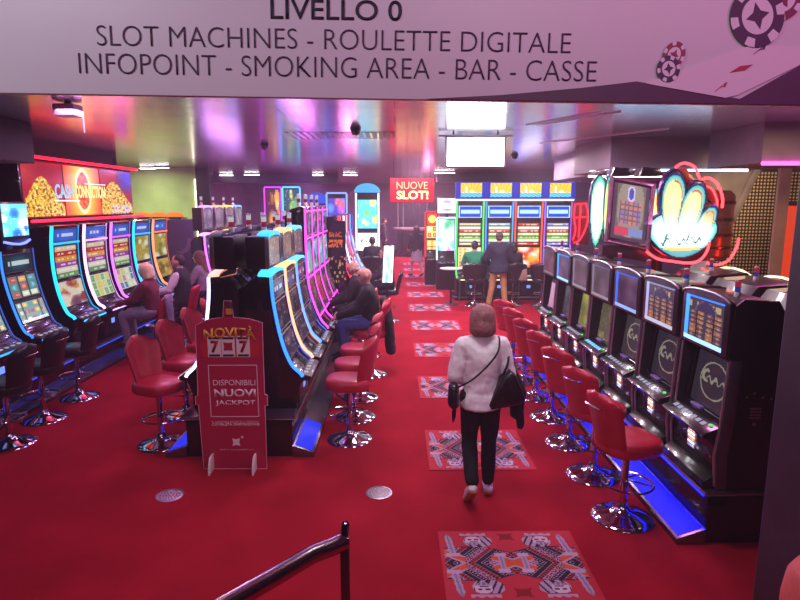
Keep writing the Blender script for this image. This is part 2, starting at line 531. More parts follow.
    prism(bm, [(.0, .115), (.03, .10), (.075, .06), (.088, .062), (.085, .015), (-.02, .0), (-.02, .115)], -w2 + .02, w2 - .02, 0, .005)
    obj('coin_tray', bm, mat('green_black_tray', '1c2a1e', .2, .3, .5, 8, .3), root)
    # lock cluster on the near cheek side
    bm = BM()
    for (u, z) in ((-.14, .72), (-.19, .75), (-.25, .71), (-.31, .70)): lathe(bm, [(.011, 0), (.011, .006), (0, .008)], 10, (0, 0, 0))
    bm.free()
    for sgn in (-1, 1):
        bm = BM()
        for i, (u, z) in enumerate(((-.16, .70), (-.21, .73), (-.27, .70), (-.33, .69))):
            box(bm, u - .008, u + .008, sgn * w2 - .003, sgn * w2 + .006, z - .008, z + .008, .003)
        for k in range(4): box(bm, -.27, -.19, sgn * w2 - .002, sgn * w2 + .004, .61 - k * .022, .622 - k * .022, .001)
        box(bm, -.24, -.215, sgn * w2 - .002, sgn * w2 + .008, .49, .515, .005)
        obj('lock_vent', bm, SILVER, root)
    if paper:
        bm = BM(); box(bm, -.045, -.040, -.13, .13, .50, .86, .001, 0, None)
        for v in bm.verts: v.co.x -= (v.co.z - .5) * .12
        obj('paper_notice', bm, mat('paper', 'd8ccd6', .7, 0, 0, 30, .05), root)
    tower_light(root, -.12, .17, 1.384, .75)
    return root

# ------------------------------------------------------------------ stool
def superslab(bm, a, b, z0, z1, n=32, e=3.2, cx=0, cy=0, crown=.02, edge=.03):
    """rounded cushion"""
    def ring(k, z): return [bm.verts.new((cx + a * k * math.copysign(abs(math.cos(t)) ** (2 / e), math.cos(t)), cy + b * k * math.copysign(abs(math.sin(t)) ** (2 / e), math.sin(t)), z)) for t in [2 * PI * i / n for i in range(n)]]
    prof = [(.85, z0), (.97, z0 + edge * .3), (1, z0 + edge), (1, z1 - edge), (.965, z1 - edge * .3), (.9, z1), (.6, z1 + crown * .7), (.25, z1 + crown)]
    rings = [ring(k, z) for k, z in prof]
    bm.faces.new(rings[0][::-1]); bm.faces.new(rings[-1])
    for A, B in zip(rings, rings[1:]):
        for i in range(n): bm.faces.new((A[i], A[(i + 1) % n], B[(i + 1) % n], B[i]))
    for f in bm.faces: f.smooth = True

def backrest_bm(w0, w1, z0, z1, x0, x1, thick, bow, round_top, waist=0.0):
    bm = BM()
    NS, NT = 12, 14
    F, B = [], []
    for j in range(NT + 1):
        t = j / NT
        w = w0 + (w1 - w0) * t - waist * math.sin(PI * min(1, t * 1.3)) ** 2
        if t > 1 - round_top:
            k = (t - (1 - round_top)) / round_top; w *= max(.05, 1 - k ** 3.2 * .55)
        if t < .1: w *= .86 + 1.4 * t
        rf, rb = [], []
        for i in range(NS + 1):
            s = -1 + 2 * i / NS
            x = x0 + (x1 - x0) * t ** 1.2 + bow * s * s
            z = z0 + (z1 - z0) * t - (.05 * s ** 4 * round_top * 2 if t > .85 else 0)
            th = thick * (1 - .75 * s ** 6) * (1 - .75 * (2 * t - 1) ** 8)
            rf.append(bm.verts.new((x + th / 2, s * w / 2, z))); rb.append(bm.verts.new((x - th / 2, s * w / 2, z)))
        F.append(rf); B.append(rb)
    for j in range(NT):
        for i in range(NS):
            bm.faces.new((F[j][i], F[j][i + 1], F[j + 1][i + 1], F[j + 1][i]))
            bm.faces.new((B[j][i + 1], B[j][i], B[j + 1][i], B[j + 1][i + 1]))
        bm.faces.new((F[j][0], F[j + 1][0], B[j + 1][0], B[j][0])); bm.faces.new((F[j + 1][NS], F[j][NS], B[j][NS], B[j + 1][NS]))
    for i in range(NS):
        bm.faces.new((F[0][i + 1], F[0][i], B[0][i], B[0][i + 1])); bm.faces.new((F[NT][i], F[NT][i + 1], B[NT][i + 1], B[NT][i]))
    bmesh.ops.recalc_face_normals(bm, faces=list(bm.faces))
    return bm

def make_stool(label, group, style, leather, loc, rz, sc=1.0):
    t = thing('bar_stool', label, 'stool', loc, rz, group)
    bm = BM(); superslab(bm, .235, .215, .565, .68, 36, 3.0, .01, 0, .018, .04)
    obj('seat', bm, leather, t, 60)
    if style == 'square': bb = backrest_bm(.37, .42, .61, 1.06, -.20, -.30, .06, .05, .14)
    elif style == 'wing': bb = backrest_bm(.30, .46, .61, 1.12, -.20, -.29, .065, .10, .3)
    else: bb = backrest_bm(.54, .66, .62, 1.06, -.20, -.27, .06, .16, .2)
    b = obj('backrest', bb, leather, t, 60)
    if style == 'square':
        bm = BM(); tube(bm, [(-.305, -.09, .955), (-.33, -.085, .957), (-.333, 0, .958), (-.33, .085, .957), (-.305, .09, .955)], .007, 6)
        obj('pull_handle', bm, CHROME, b)
    bm = BM(); lathe(bm, [(.030, .10), (.030, .32), (.027, .33), (.027, .51), (.09, .555), (.11, .56), (.11, .575)], 18)
    obj('column', bm, CHROME, t)
    bm = BM()
    tube(bm, [(.19 * math.cos(a) + .03, .19 * math.sin(a), .29) for a in [2 * PI * k / 32 for k in range(32)]], .0095, 8, True)
    for a in (0.5, 2.2, 3.9, 5.6): tube(bm, [(.028 * math.cos(a), .028 * math.sin(a), .32), (.19 * math.cos(a) + .03, .19 * math.sin(a), .29)], .007, 6)
    obj('footrest_ring', bm, CHROME, t)
    bm = BM(); lathe(bm, [(.235, 0), (.24, .006), (.235, .013), (.19, .028), (.11, .05), (.055, .075), (.038, .11), (.034, .125)], 40)
    obj('base', bm, CHROME, t)
    return t

# ------------------------------------------------------------------ people
# local frame: faces +x, left hand at +y
def cone(bm, a, b, ra, rb): hull(bm, [(a, ra), (b, rb)], 12)
def skin_over(name, bm, m, parent, voxel, smooth=3, wrinkle=0.0, freq=9.0):
    """one continuous surface over overlapping forms"""
    me = bpy.data.meshes.new('form'); bm.to_mesh(me); bm.free()
    t = bpy.data.objects.new('form', me); COL.objects.link(t)
    r = t.modifiers.new('r', 'REMESH'); r.mode = 'VOXEL'; r.voxel_size = voxel
    s = t.modifiers.new('s', 'SMOOTH'); s.factor = .5; s.iterations = smooth
    bpy.context.view_layer.update()
    ev = t.evaluated_get(bpy.context.evaluated_depsgraph_get())
    out = bpy.data.meshes.new_from_object(ev)
    bpy.data.objects.remove(t); bpy.data.meshes.remove(me)
    out.name = name
    if wrinkle:
        ns = [v.normal.copy() for v in out.vertices]
        for v, n in zip(out.vertices, ns):
            p = v.co * freq
            v.co += n * wrinkle * (noise.noise(Vector((p.x, p.y, p.z * .55))) + .5 * noise.noise(p * 2.3))
    out.materials.clear()
    for x in (m if isinstance(m, (list, tuple)) else [m]): out.materials.append(x)
    out.shade_smooth()
    o = bpy.data.objects.new(name, out); COL.objects.link(o); o.parent = parent
    return o

def V(*a): return Vector(a)
def hand(bm, w, d, n, side, k=1.0):
    """palm, four bent fingers of different length and a thumb from the side of the palm"""
    d = d.normalized(); n = (n - d * n.dot(d)).normalized(); s = d.cross(n) * side
    palm = [(w + d * .01, .022 * k), (w + d * .075 * k + s * .028 * k, .016 * k), (w + d * .078 * k - s * .028 * k, .016 * k), (w + d * .03 * k - s * .022 * k, .02 * k)]
    hull(bm, palm, 8)
    for i, (off, L) in enumerate(((-.031, .062), (-.011, .073), (.011, .068), (.031, .052))):
        a = w + d * .075 * k + s * off * k
        b = a + (d * .85 - n * .45) * L * .55 * k
        c = b + (d * .35 - n * .9) * L * .5 * k
        cone(bm, a, b, .0115 * k, .011 * k); cone(bm, b, c, .011 * k, .0095 * k)
    a = w + d * .03 * k - s * .03 * k; b = a + (d * .6 - s * .65 - n * .2) * .04 * k; c = b + (d * .85 - s * .2 - n * .4) * .03 * k
    cone(bm, a, b, .015 * k, .0125 * k); cone(bm, b, c, .0125 * k, .0105 * k)

def person(label, loc, rz, h=1.70, pose='stand', skin='c48a72', top=None, bottom=None, shoes='d8d4dc', hair=('short', '3a2620'),
           lean=4, arms=None, legs=None, seat=.70, head_yaw=0, head_pitch=0, skirt=None, vest=None, wide=1.0, vox=.014, top_hem=.0, group=None, sole=None):
    k = h / 1.70
    root = thing('person', label, 'person', loc, rz, group)
    SK = mat('skin_' + skin, skin, .5, 0, 0, 25, .08)
    th = R(lean); U = V(math.sin(th), 0, math.cos(th)); F = V(math.cos(th), 0, -math.sin(th)); Y = V(0, 1, 0)
    if pose == 'sit': hip = V(-.03, 0, seat + .085)
    else: hip = V(0, 0, .92 * k)
    waist, chest, shc, neck = hip + U * .15 * k, hip + U * .34 * k, hip + U * .455 * k, hip + U * .53 * k
    sw = .175 * k * wide
    S = {s: shc + Y * s * sw for s in (-1, 1)}
    if arms is None: arms = {1: ((.02, .05, -.29), (.08, .03, -.54)), -1: ((.02, -.05, -.29), (.08, -.03, -.54))}
    E = {s: S[s] + V(*arms[s][0]) * k for s in (-1, 1)}
    W = {s: S[s] + V(*arms[s][1]) * k for s in (-1, 1)}
    H = {s: hip + Y * s * .09 * k for s in (-1, 1)}
    if legs is None:
        if pose == 'sit': legs = {s: ((.40, s * .13, seat + .06), (.36, s * .12, seat - .36), (.50, s * .13, seat - .43)) for s in (-1, 1)}
        else: legs = {s: ((.01, s * .10, .50 * k), (-.02, s * .10, .09), (.13, s * .12, .03)) for s in (-1, 1)}
    K = {s: V(*legs[s][0]) for s in (-1, 1)}; A = {s: V(*legs[s][1]) for s in (-1, 1)}; T = {s: V(*legs[s][2]) for s in (-1, 1)}
    hc = neck + U * .055 * k + V(.015, 0, .095 * k)
    HM = Matrix.Translation(hc) @ Matrix.Rotation(R(head_yaw), 4, 'Z') @ Matrix.Rotation(R(head_pitch), 4, 'Y') @ Matrix.Diagonal((k, k, k, 1))
    def torso(bm, g):
        hull(bm, [(hip + V(0, 0, -.02), (.11 * k + g, .155 * k * wide + g, .09 * k + g)), (waist, (.10 * k + g, .135 * k * wide + g, .09 * k))], 14)
        hull(bm, [(waist, (.10 * k + g, .135 * k * wide + g, .08 * k)), (chest, (.12 * k + g, .155 * k * wide + g, .10 * k))], 14)
        hull(bm, [(chest, (.12 * k + g, .155 * k * wide + g, .10 * k))] + [(S[s] - Y * s * .03, .062 * k + g) for s in (-1, 1)] + [(neck - U * .05, .06 * k + g)], 14)
    def arm(bm, s, g, frac=1.0):
        cone(bm, S[s], E[s], .056 * k + g, .043 * k + g)
        cone(bm, E[s], E[s] + (W[s] - E[s]) * frac, .043 * k + g, .029 * k + g)
    def leg(bm, s, g, flare=0):
        cone(bm, H[s], K[s], .088 * k + g, .06 * k + g); cone(bm, K[s], A[s], .06 * k + g, .04 * k + g + flare)
    def headform(bm):
        def M(p): return HM @ V(*p)
        ell(bm, (0, 0, 0), (.098, .078, .10), None, 0, 20)
        hv = list(bm.verts)
        hull(bm, [((.045, 0, -.045), .055), ((.066, 0, -.085), .026), ((.03, .036, -.03), .042), ((.03, -.036, -.03), .042), ((.04, 0, .03), .06)], 12)
        hull(bm, [((.094, 0, .018), .008), ((.112, 0, -.022), .013), ((.09, .012, -.026), .009), ((.09, -.012, -.026), .009)], 8)
        hull(bm, [((.088, .03, .03), .010), ((.092, -.03, .03), .010)], 8)
        ell(bm, (.088, 0, -.056), (.012, .026, .010), None, 0, 10)
        for s in (-1, 1): ell(bm, (-.005, s * .08, -.012), (.022, .012, .034), None, 0, 10)
    # the body: one continuous surface
    hb = BM(); headform(hb)
    for v in hb.verts: v.co = HM @ v.co
    tmp = bpy.data.meshes.new('h'); hb.to_mesh(tmp); hb.free()
    bm = BM(); bm.from_mesh(tmp); bpy.data.meshes.remove(tmp)
    cone(bm, neck - U * .05, hc + V(-.015, 0, -.05), .058 * k, .052 * k)
    torso(bm, -.006)
    for s in (-1, 1):
        arm(bm, s, -.004); leg(bm, s, -.006)
        d = (W[s] - E[s]).normalized(); hand(bm, W[s], d, V(0, 0, 1) if abs(d.z) < .8 else V(-s * 0, -s * 1, 0), s, k)
        hull(bm, [(A[s], .036), (A[s] * .5 + T[s] * .5 + V(0, 0, -.012), .032), (T[s], .024)], 10)
    skin_over('body', bm, SK, root, min(vox, .012), 2)
    for s in (-1, 1):
        e = BM(); ell(e, HM @ V(.086, s * .032, .012), (.011 * k, .012 * k, .010 * k), None, 0, 8)
        obj('eye', e, mat('eye_dark', '20181c', .2), root)
    # clothes
    if bottom:
        bm = BM()
        hull(bm, [(hip + V(0, 0, -.02), (.118 * k, .163 * k * wide, .10 * k)), (waist - U * .03, (.106 * k, .142 * k * wide, .05 * k))], 14)
        for s in (-1, 1):
            cone(bm, H[s], K[s], .088 * k + .012, .072 * k); cone(bm, K[s], K[s] + (A[s] - K[s]) * (.90 if sole else .97), .072 * k, .062 * k)
        skin_over('trousers', bm, mat('cloth_' + bottom, bottom, .85, 0, 0, 30, .15, .2, 500), root, vox, 3, .008, 9)
    if skirt:
        bm = BM(); zb = skirt[1]
        lathe(bm, [(.10, waist.z), (.165, hip.z), (.185, (hip.z + zb) / 2), (.21, zb), (.0, zb + .01)], 24, (hip.x, 0, 0), 0, .8, 1.05)
        skin_over('skirt', bm, mat('cloth_' + skirt[0], skirt[0], .85, 0, 0, 30, .1, .2, 500), root, vox, 2, .014, 12)
    if top:
        bm = BM(); g = top[2] if len(top) > 2 else .018
        torso(bm, g)
        if top_hem: hull(bm, [(hip + V(0, 0, .02), (.125 * k + g, .165 * k * wide + g, .06)), (hip + V(-.01, 0, -top_hem), (.135 * k + g, .175 * k * wide + g, .03))], 14)
        for s in (-1, 1): arm(bm, s, g, .95)
        skin_over(top[0], bm, mat('cloth_' + top[1], top[1], .85, 0, 0, 26, .1, .25, 420), root, vox, 3, .010, 10)
    if vest:
        bm = BM(); torso(bm, .032)
        skin_over('waistcoat', bm, mat('cloth_' + vest, vest, .85, 0, 0, 30, .15, .2, 500), root, vox, 3, .006)
    for s in (-1, 1):
        d = (T[s] - A[s]); 
        bm = BM()
        a = A[s] + V(-.03, 0, -.035) if d.z > -.08 else A[s] + V(-.02, 0, -.02)
        hull(bm, [(a, (.05, .042, .036)), (A[s] * .45 + T[s] * .55, (.05, .046, .036)), (T[s] + (T[s] - A[s]).normalized() * .03, (.042, .042, .026))], 12)
        sh = skin_over('shoe', bm, mat('shoe_' + shoes, shoes, .5, 0, 0, 20, .08), root, .011, 2)
        if sole:
            dd = (T[s] - a).normalized(); nn = V(dd.z, 0, -dd.x)
            bm = BM(); hull(bm, [(a + nn * .030 - dd * .01, (.028, .038, .022)), (T[s] + nn * .020 + dd * .02, (.028, .042, .02))], 12)
            obj('sole', bm, mat('sole_' + sole, sole, .7, 0, 0, 20, .1), sh)
    # hair
    st, hcx = hair
    HMAT = mat('hair_' + hcx, hcx, .55, 0, 0, 60, .35, .5, 260)
    bm = BM()
    if st in ('short', 'bob', 'long'):
        ell(bm, (-.014, 0, .026), (.104, .089, .104), None, 0, 20)
        hull(bm, [((-.055, 0, -.02), (.062, .08, .07)), ((-.03, 0, .03), (.09, .085, .09))], 14)
        if st in ('bob', 'long'):
            ell(bm, (-.025, 0, .015), (.115, .110, .115), None, 0, 20); hull(bm, [((-.03, 0, .02), (.105, .112, .09)), ((-.045, .055, -.09), .062), ((-.045, -.055, -.09), .062), ((-.085, 0, -.09), .06)], 14)
        if st == 'long':
            hull(bm, [((-.06, .04, -.05), .065), ((-.06, -.04, -.05), .065), ((-.11, .05, -.27), .05), ((-.11, -.05, -.27), .05)], 14)
    elif st == 'fringe':
        for s in (-1, 1): hull(bm, [((-.05, s * .06, -.02), .028), ((-.01, s * .075, .0), .016), ((-.08, s * .02, -.03), .026)], 10)
        hull(bm, [((-.085, .03, -.02), .022), ((-.085, -.03, -.02), .022)], 10)
    elif st == 'crop':
        ell(bm, (-.016, 0, .022), (.098, .083, .096), None, 0, 20)
        hull(bm, [((-.05, 0, -.03), (.058, .074, .05)), ((-.03, 0, .03), (.08, .08, .08))], 14)
    for v in bm.verts: v.co = HM @ v.co
    skin_over('hair', bm, HMAT, root, .011, 2, .006, 22)
    return root

# ================================================================== SETTING
ORD = ['first', 'second', 'third', 'fourth', 'fifth', 'sixth', 'seventh', 'eighth', 'ninth']
def carpet():
    m, nt, b = _new('red_carpet')
    tc = nt.nodes.new('ShaderNodeTexCoord')
    n = nt.nodes.new('ShaderNodeTexNoise'); n.inputs['Scale'].default_value = 1.6; n.inputs['Detail'].default_value = 8
    n3 = nt.nodes.new('ShaderNodeTexNoise'); n3.inputs['Scale'].default_value = 160
    nt.links.new(tc.outputs['Object'], n.inputs['Vector']); nt.links.new(tc.outputs['Object'], n3.inputs['Vector'])
    r = nt.nodes.new('ShaderNodeValToRGB')
    r.color_ramp.elements[0].position = .3; r.color_ramp.elements[0].color = (*lin(hx('8e1024')), 1)
    r.color_ramp.elements[1].position = .7; r.color_ramp.elements[1].color = (*lin(hx('a5162c')), 1)
    nt.links.new(n.outputs['Fac'], r.inputs['Fac']); nt.links.new(r.outputs['Color'], b.inputs['Base Color'])
    b.inputs['Roughness'].default_value = .95; b.inputs['Specular IOR Level'].default_value = .1
    bp = nt.nodes.new('ShaderNodeBump'); bp.inputs['Strength'].default_value = .35; bp.inputs['Distance'].default_value = .004
    nt.links.new(n3.outputs['Fac'], bp.inputs['Height']); nt.links.new(bp.outputs['Normal'], b.inputs['Normal'])
    return m
def ceiling_mat():
    m, nt, b = _new('polished_ceiling_panels')
    tc = nt.nodes.new('ShaderNodeTexCoord')
    br = nt.nodes.new('ShaderNodeTexBrick')
    br.offset = .5; br.inputs['Scale'].default_value = 1.0
    br.inputs['Brick Width'].default_value = 2.4; br.inputs['Row Height'].default_value = .6
    br.inputs['Mortar Size'].default_value = .006; br.inputs['Mortar Smooth'].default_value = .3
    br.inputs['Color1'].default_value = (.62, .54, .64, 1); br.inputs['Color2'].default_value = (.67, .58, .69, 1); br.inputs['Mortar'].default_value = (.05, .045, .06, 1)
    nt.links.new(tc.outputs['Object'], br.inputs['Vector'])
    nt.links.new(br.outputs['Color'], b.inputs['Base Color'])
    b.inputs['Metallic'].default_value = .85; b.inputs['Roughness'].default_value = .19
    n = nt.nodes.new('ShaderNodeTexNoise'); n.inputs['Scale'].default_value = 1.3; n.inputs['Detail'].default_value = 2
    nt.links.new(tc.outputs['Object'], n.inputs['Vector'])
    bp = nt.nodes.new('ShaderNodeBump'); bp.inputs['Strength'].default_value = .10; bp.inputs['Distance'].default_value = .05
    nt.links.new(n.outputs['Fac'], bp.inputs['Height'])
    bp2 = nt.nodes.new('ShaderNodeBump'); bp2.inputs['Strength'].default_value = .4; bp2.inputs['Distance'].default_value = .01; bp2.invert = True
    nt.links.new(br.outputs['Fac'], bp2.inputs['Height']); nt.links.new(bp.outputs['Normal'], bp2.inputs['Normal'])
    nt.links.new(bp2.outputs['Normal'], b.inputs['Normal'])
    return m
WALL_MAUVE = mat('mauve_plaster', '8d6f86', .8, 0, 0, 2, .12)
WALL_DARK = mat('dark_plum_wall', '2a2030', .6, 0, 0, 3, .2)
WALL_GREEN = mat('olive_green_wall', '93a26b', .8, 0, 0, 1.5, .2)
SOFFIT = mat('plum_grey_soffit', '6a5a6c', .5, 0, 0, 3, .15)
BEIGE = mat('beige_pillar', 'b39a84', .6, 0, 0, 4, .12)

bm = BM(); box(bm, -8, 8, -1, 31, -.1, 0); struct('floor', bm, carpet())
bm = BM(); box(bm, -8, 8, 2.28, 31, 3.4, 3.5); struct('ceiling', bm, ceiling_mat())
bm = BM(); box(bm, -8, 8, 31, 31.2, 0, 3.4); struct('wall_back', bm, WALL_MAUVE)
bm = BM(); box(bm, -5.6, -5.45, 2.3, 11.6, 0, 3.4); struct('wall_left', bm, WALL_DARK)
bm = BM(); box(bm, -8, -7.8, 11.6, 31, 0, 3.4); box(bm, -8, -5.45, 11.5, 11.65, 0, 3.4); struct('wall_left_recess', bm, WALL_MAUVE)
bm = BM(); box(bm, -7.8, -5.38, 16, 16.2, 0, 3.4); struct('wall_green', bm, WALL_GREEN)
bm = BM(); box(bm, 7.8, 8, 2.3, 31, 0, 3.4); struct('wall_right', bm, WALL_DARK)
bm = BM(); box(bm, -5.37, -5.02, 15.9, 16.3, 0, 3.4, .01); struct('trim_1', bm, BLACK)
bm = BM(); box(bm, -5.42, -5.385, 15.93, 15.985, 1.2, 3.1, .004)
tag(obj('light_strip', bm, glow('fff6d8', 3)), 'thin upright cream light strip at the end of the olive green wall', 'light')

# --- bulkhead and dropped soffits
bm = BM(); box(bm, -4, 4, 2.08, 2.28, 2.95, 3.7, .005); struct('wall_front', bm, WALL_DARK)
def soffit(i, x0, x1, y0, y1, z0, m=SOFFIT):
    bm = BM(); box(bm, x0, x1, y0, y1, z0, 3.4, .01); struct('trim_%d' % i, bm, m)
soffit(2, 3.1, 5.12, 8.5, 10.2, 2.93)
soffit(3, 3.4, 5.6, 10.4, 12.6, 2.93)
soffit(4, 3.72, 4.3, 12.8, 13.3, 3.05)
soffit(5, 4.35, 7.8, 7.0, 8.2, 2.93)
soffit(6, -5.45, -4.35, 6.4, 7.2, 2.93, WALL_DARK)
soffit(7, -8, -1.9, 19.5, 19.9, 3.12, WALL_DARK)
soffit(8, 1.3, 7.8, 18.2, 18.6, 3.1, WALL_DARK)
def strip(name, label, p0, p1, col, s, r=.012, cat='light'):
    bm = BM(); tube(bm, [p0, p1], r, 8)
    return tag(obj(name, bm, glow(col, s)), label, cat)
strip('light_strip', 'pale blue light line under the plum soffit over the feather sign', (3.12, 8.49, 2.925), (5.1, 8.49, 2.925), 'a8dcff', 6, .016)
strip('light_strip', 'white light line under the deeper plum soffit', (3.42, 10.39, 2.925), (5.5, 10.39, 2.925), 'd4f0ff', 6, .014)
strip('light_strip', 'short white light under the small far soffit', (3.74, 12.79, 3.04), (4.28, 12.79, 3.04), 'fff0f6', 9, .018)
strip('light_strip', 'magenta light line under the soffit beside the perforated stair', (4.36, 6.985, 2.925), (4.95, 6.985, 2.925), 'ff30d8', 9, .022)
strip('light_strip', 'warm white light line continuing the magenta one near the dark pillar', (4.97, 6.985, 2.925), (5.9, 6.985, 2.925), 'ffe8cc', 7, .022)
strip('light_strip', 'cream light line under the dark soffit beside the video wall', (-5.4, 6.39, 2.93), (-4.36, 6.39, 2.93), 'ffd0b0', 8, .018)
strip('light_strip', 'glowing red light line along the top of the video wall', (-4.93, 7.8, 3.085), (-4.93, 11.3, 3.085), 'ff1830', 3, .022)
strip('light_strip', 'glowing red light line along the bottom of the video wall', (-4.90, 7.9, 2.215), (-4.90, 11.4, 2.215), 'ff2040', 3, .020)

# --- near pillar at the edge of the opening
bm = BM(); box(bm, 2.00, 2.60, 2.55, 2.90, 0, 3.4, .012); struct('trim_9', bm, mat('dark_aubergine_pillar', '33283a', .45, 0, .1, 6, .15))

# ================================================================== BANNER
bn = thing('banner_sign', 'wide pale printed banner across the opening listing LIVELLO 0 services', 'sign', (0, 2.0, 2.8))
bn.rotation_euler = (0, .0135, 0)
INK = mat('navy_print', '2b2038', .6); INK2 = mat('plum_print', '4a2f4c', .6)
def banner_print():
    m, nt, b = _new('banner_vinyl')
    b.inputs['Base Color'].default_value = (*lin(hx('d9d2da')), 1); b.inputs['Roughness'].default_value = .45
    tc = nt.nodes.new('ShaderNodeTexCoord'); n = nt.nodes.new('ShaderNodeTexNoise'); n.inputs['Scale'].default_value = 3
    nt.links.new(tc.outputs['Object'], n.inputs['Vector'])
    bp = nt.nodes.new('ShaderNodeBump'); bp.inputs['Strength'].default_value = .08; bp.inputs['Distance'].default_value = .02
    nt.links.new(n.outputs['Fac'], bp.inputs['Height']); nt.links.new(bp.outputs['Normal'], b.inputs['Normal'])
    return m
bm = BM(); box(bm, -3.2, 3.2, 0, .03, 0, .85, .004); obj('panel', bm, banner_print(), bn)
BP = lambda x0, z0: (lambda x, y, d: (x0 + x, -.001 - d, z0 + y))
text('lettering', 'LIVELLO 0', .425, .062, BP(-.405, .243), INK, bn, .006)
text('lettering', 'SLOT MACHINES - ROULETTE DIGITALE', 1.545, .062, BP(-.97, .153), INK2, bn, -.016)
text('lettering', 'INFOPOINT - SMOKING AREA - BAR - CASSE', 1.70, .064, BP(-1.035, .0655), INK2, bn, -.016)
# dark wave along the lower edge
wv = [(.10, .002), (3.19, .002), (3.19, .20)] + [(1.36, .14), (1.15, .018), (.80, .068), (.62, .045), (.35, .018)]
bm = BM(); prism(bm, [(p[0], p[1]) for p in wv], -.003, -.001, 0); obj('dark_wave', bm, mat('wave_print', '4a2c48', .5), bn)
# printed playing card with one red diamond
bm = BM()
cp = [(.83, .062), (.87, .055), (1.10, .020), (1.14, .030), (1.42, .17), (1.40, .182), (1.19, .186), (1.15, .180)]
prism(bm, cp, -.006, -.004, 0); cd = obj('printed_card', bm, mat('card_print', 'dccbd8', .5), bn)
bm = BM(); prism(bm, [(1.105, .100), (1.155, .108), (1.178, .126), (1.135, .120)], -.009, -.007, 0); obj('diamond_pip', bm, mat('pip_red', 'a8343c', .5), cd)
text('lettering', 'A', .035, .022, lambda x, y, d: (1.06 + x + y * .9, -.007 - d, .04 + y + x * .45), mat('pip_red', 'a8343c', .5), cd)
text('lettering', 'A', .035, .022, lambda x, y, d: (1.175 + x + y * .9, -.007 - d, .158 + y + x * .45), INK, cd)
def chip(cx, cz, rx, rz_, rot, dark, lay):
    y = -.004 - .002 * lay
    D = mat('chip_' + dark, dark, .5); Wm = mat('chip_white', 'dccfdc', .5)
    bm = BM(); n = 36
    def E(a, k): return (cx + rx * k * math.cos(a) * math.cos(rot) - rz_ * k * math.sin(a) * math.sin(rot), cz + rx * k * math.cos(a) * math.sin(rot) + rz_ * k * math.sin(a) * math.cos(rot))
    prism(bm, [E(2 * PI * i / n, 1) for i in range(n)], y - .001, y, 0)
    for q in range(6):
        a0 = q * PI / 3
        prism(bm, [E(a0 - .2, .72), E(a0 - .2, .99), E(a0, 1.0), E(a0 + .2, .99), E(a0 + .2, .72)], y - .0016, y - .0011, 1)
    prism(bm, [E(2 * PI * i / n, .58) for i in range(n)], y - .0017, y - .0012, 1)
    prism(bm, [E(PI * i / 4 + PI / 4 * 0, .44 if i % 2 == 0 else .2) for i in range(8)], y - .0024, y - .0018, 0)
    obj('printed_chip', bm, [D, Wm], bn, smooth=False)
chip(1.175, .275, .088, .098, .3, '3b2744', 2); chip(1.255, .325, .07, .06, .6, '7a2a44', 1)
chip(.915, .152, .036, .043, -.4, '8a2f48', 1); chip(.900, .108, .038, .042, .2, '3b2744', 2)

# ================================================================== RUGS: playing-card kings
def king(u, v):
    bg = (.70, .15, .22); dark = (.12, .05, .15); pale = (.66, .56, .68); red = (.66, .13, .16); orange = (.78, .30, .18)
    if v < .5: u, v = 1 - u, 1 - v
    c = bg
    if (abs(u - .5 + (v - .90)) / 2) ** .5 + (abs(u - .5 - (v - .90)) / 2) ** .5 < .30 and abs(u - .5) < .075 and abs(v - .90) < .06: c = (.52, .06, .12)
    m = abs(u - .5)
    top = .745 - .55 * max(0, .17 - m) - (.25 * max(0, m - .36))
    if v < top and m < .475:                       # robes
        c = dark
        s = (m * 1.35 + v) * 15; t = (m * 1.35 - v) * 24
        if (s % 1) < .10: c = pale
        elif int(s) % 4 == 1: c = red if (t % 1) < .5 else dark
        elif int(s) % 4 == 2: c = pale if abs((t % 1) - (s % 1)) < .10 or abs((t % 1) + (s % 1) - 1) < .10 else (red if int(t) % 2 else dark)
        elif int(s) % 4 == 3: c = pale if math.hypot((t % 1) - .5, (s % 1) - .5) < .22 else dark
        if top - v < .010: c = dark
        if .33 < m < .475 and v < .70:
            c = (orange if abs(v - .60 - (m - .40) * .9) < .035 else pale if abs(v - .60 - (m - .40) * .9) < .06 else c)
        if m < .15 and v < .615: c = orange if abs(v - .50 - m * .6) < .035 else pale if abs(v - .5 - m * .6) < .06 else c
    for cx, sg in ((.255, 1), (.745, -1)):         # crowned, bearded heads
        x = (u - cx) * sg; y = v - .84
        if -.08 < x < .14 and -.10 < y < .07:
            if math.hypot((x - .03) / .105, (y + .01) / .10) < 1:
                c = pale if int((x * 60 + y * 22)) % 3 else dark
            if math.hypot((x + .005) / .06, y / .075) < 1:
                c = (.78, .68, .76)
                if abs(y - .018) < .012 and (abs(x + .03) < .014 or abs(x - .022) < .014): c = dark
                if abs(y + .022) < .007 and abs(x) < .03: c = dark
                if y < -.032: c = pale if int(x * 90) % 2 else (.45, .38, .52)
        if abs(x) < .095 and .065 < y < .10 + .022 * abs(math.sin(x * 55)):
            c = red if y < .082 else pale
    for cx in (.085, .915):                         # swords held up
        x = u - cx - (v - .7) * (-.09)
        if .62 < v < .95 and abs(x) < .024 * min(1, (.96 - v) * 14): c = pale if abs(x) > .008 else (.5, .45, .6)
        if .60 < v < .65 and abs(x) < .05: c = (.70, .60, .72)
    for cx in (.42, .58):
        x = u - cx
        if v < .60 and abs(x) < .022: c = pale if abs(x) > .007 else (.5, .45, .6)
        if .59 < v < .64 and abs(x) < .04: c = (.72, .62, .74)
    return c
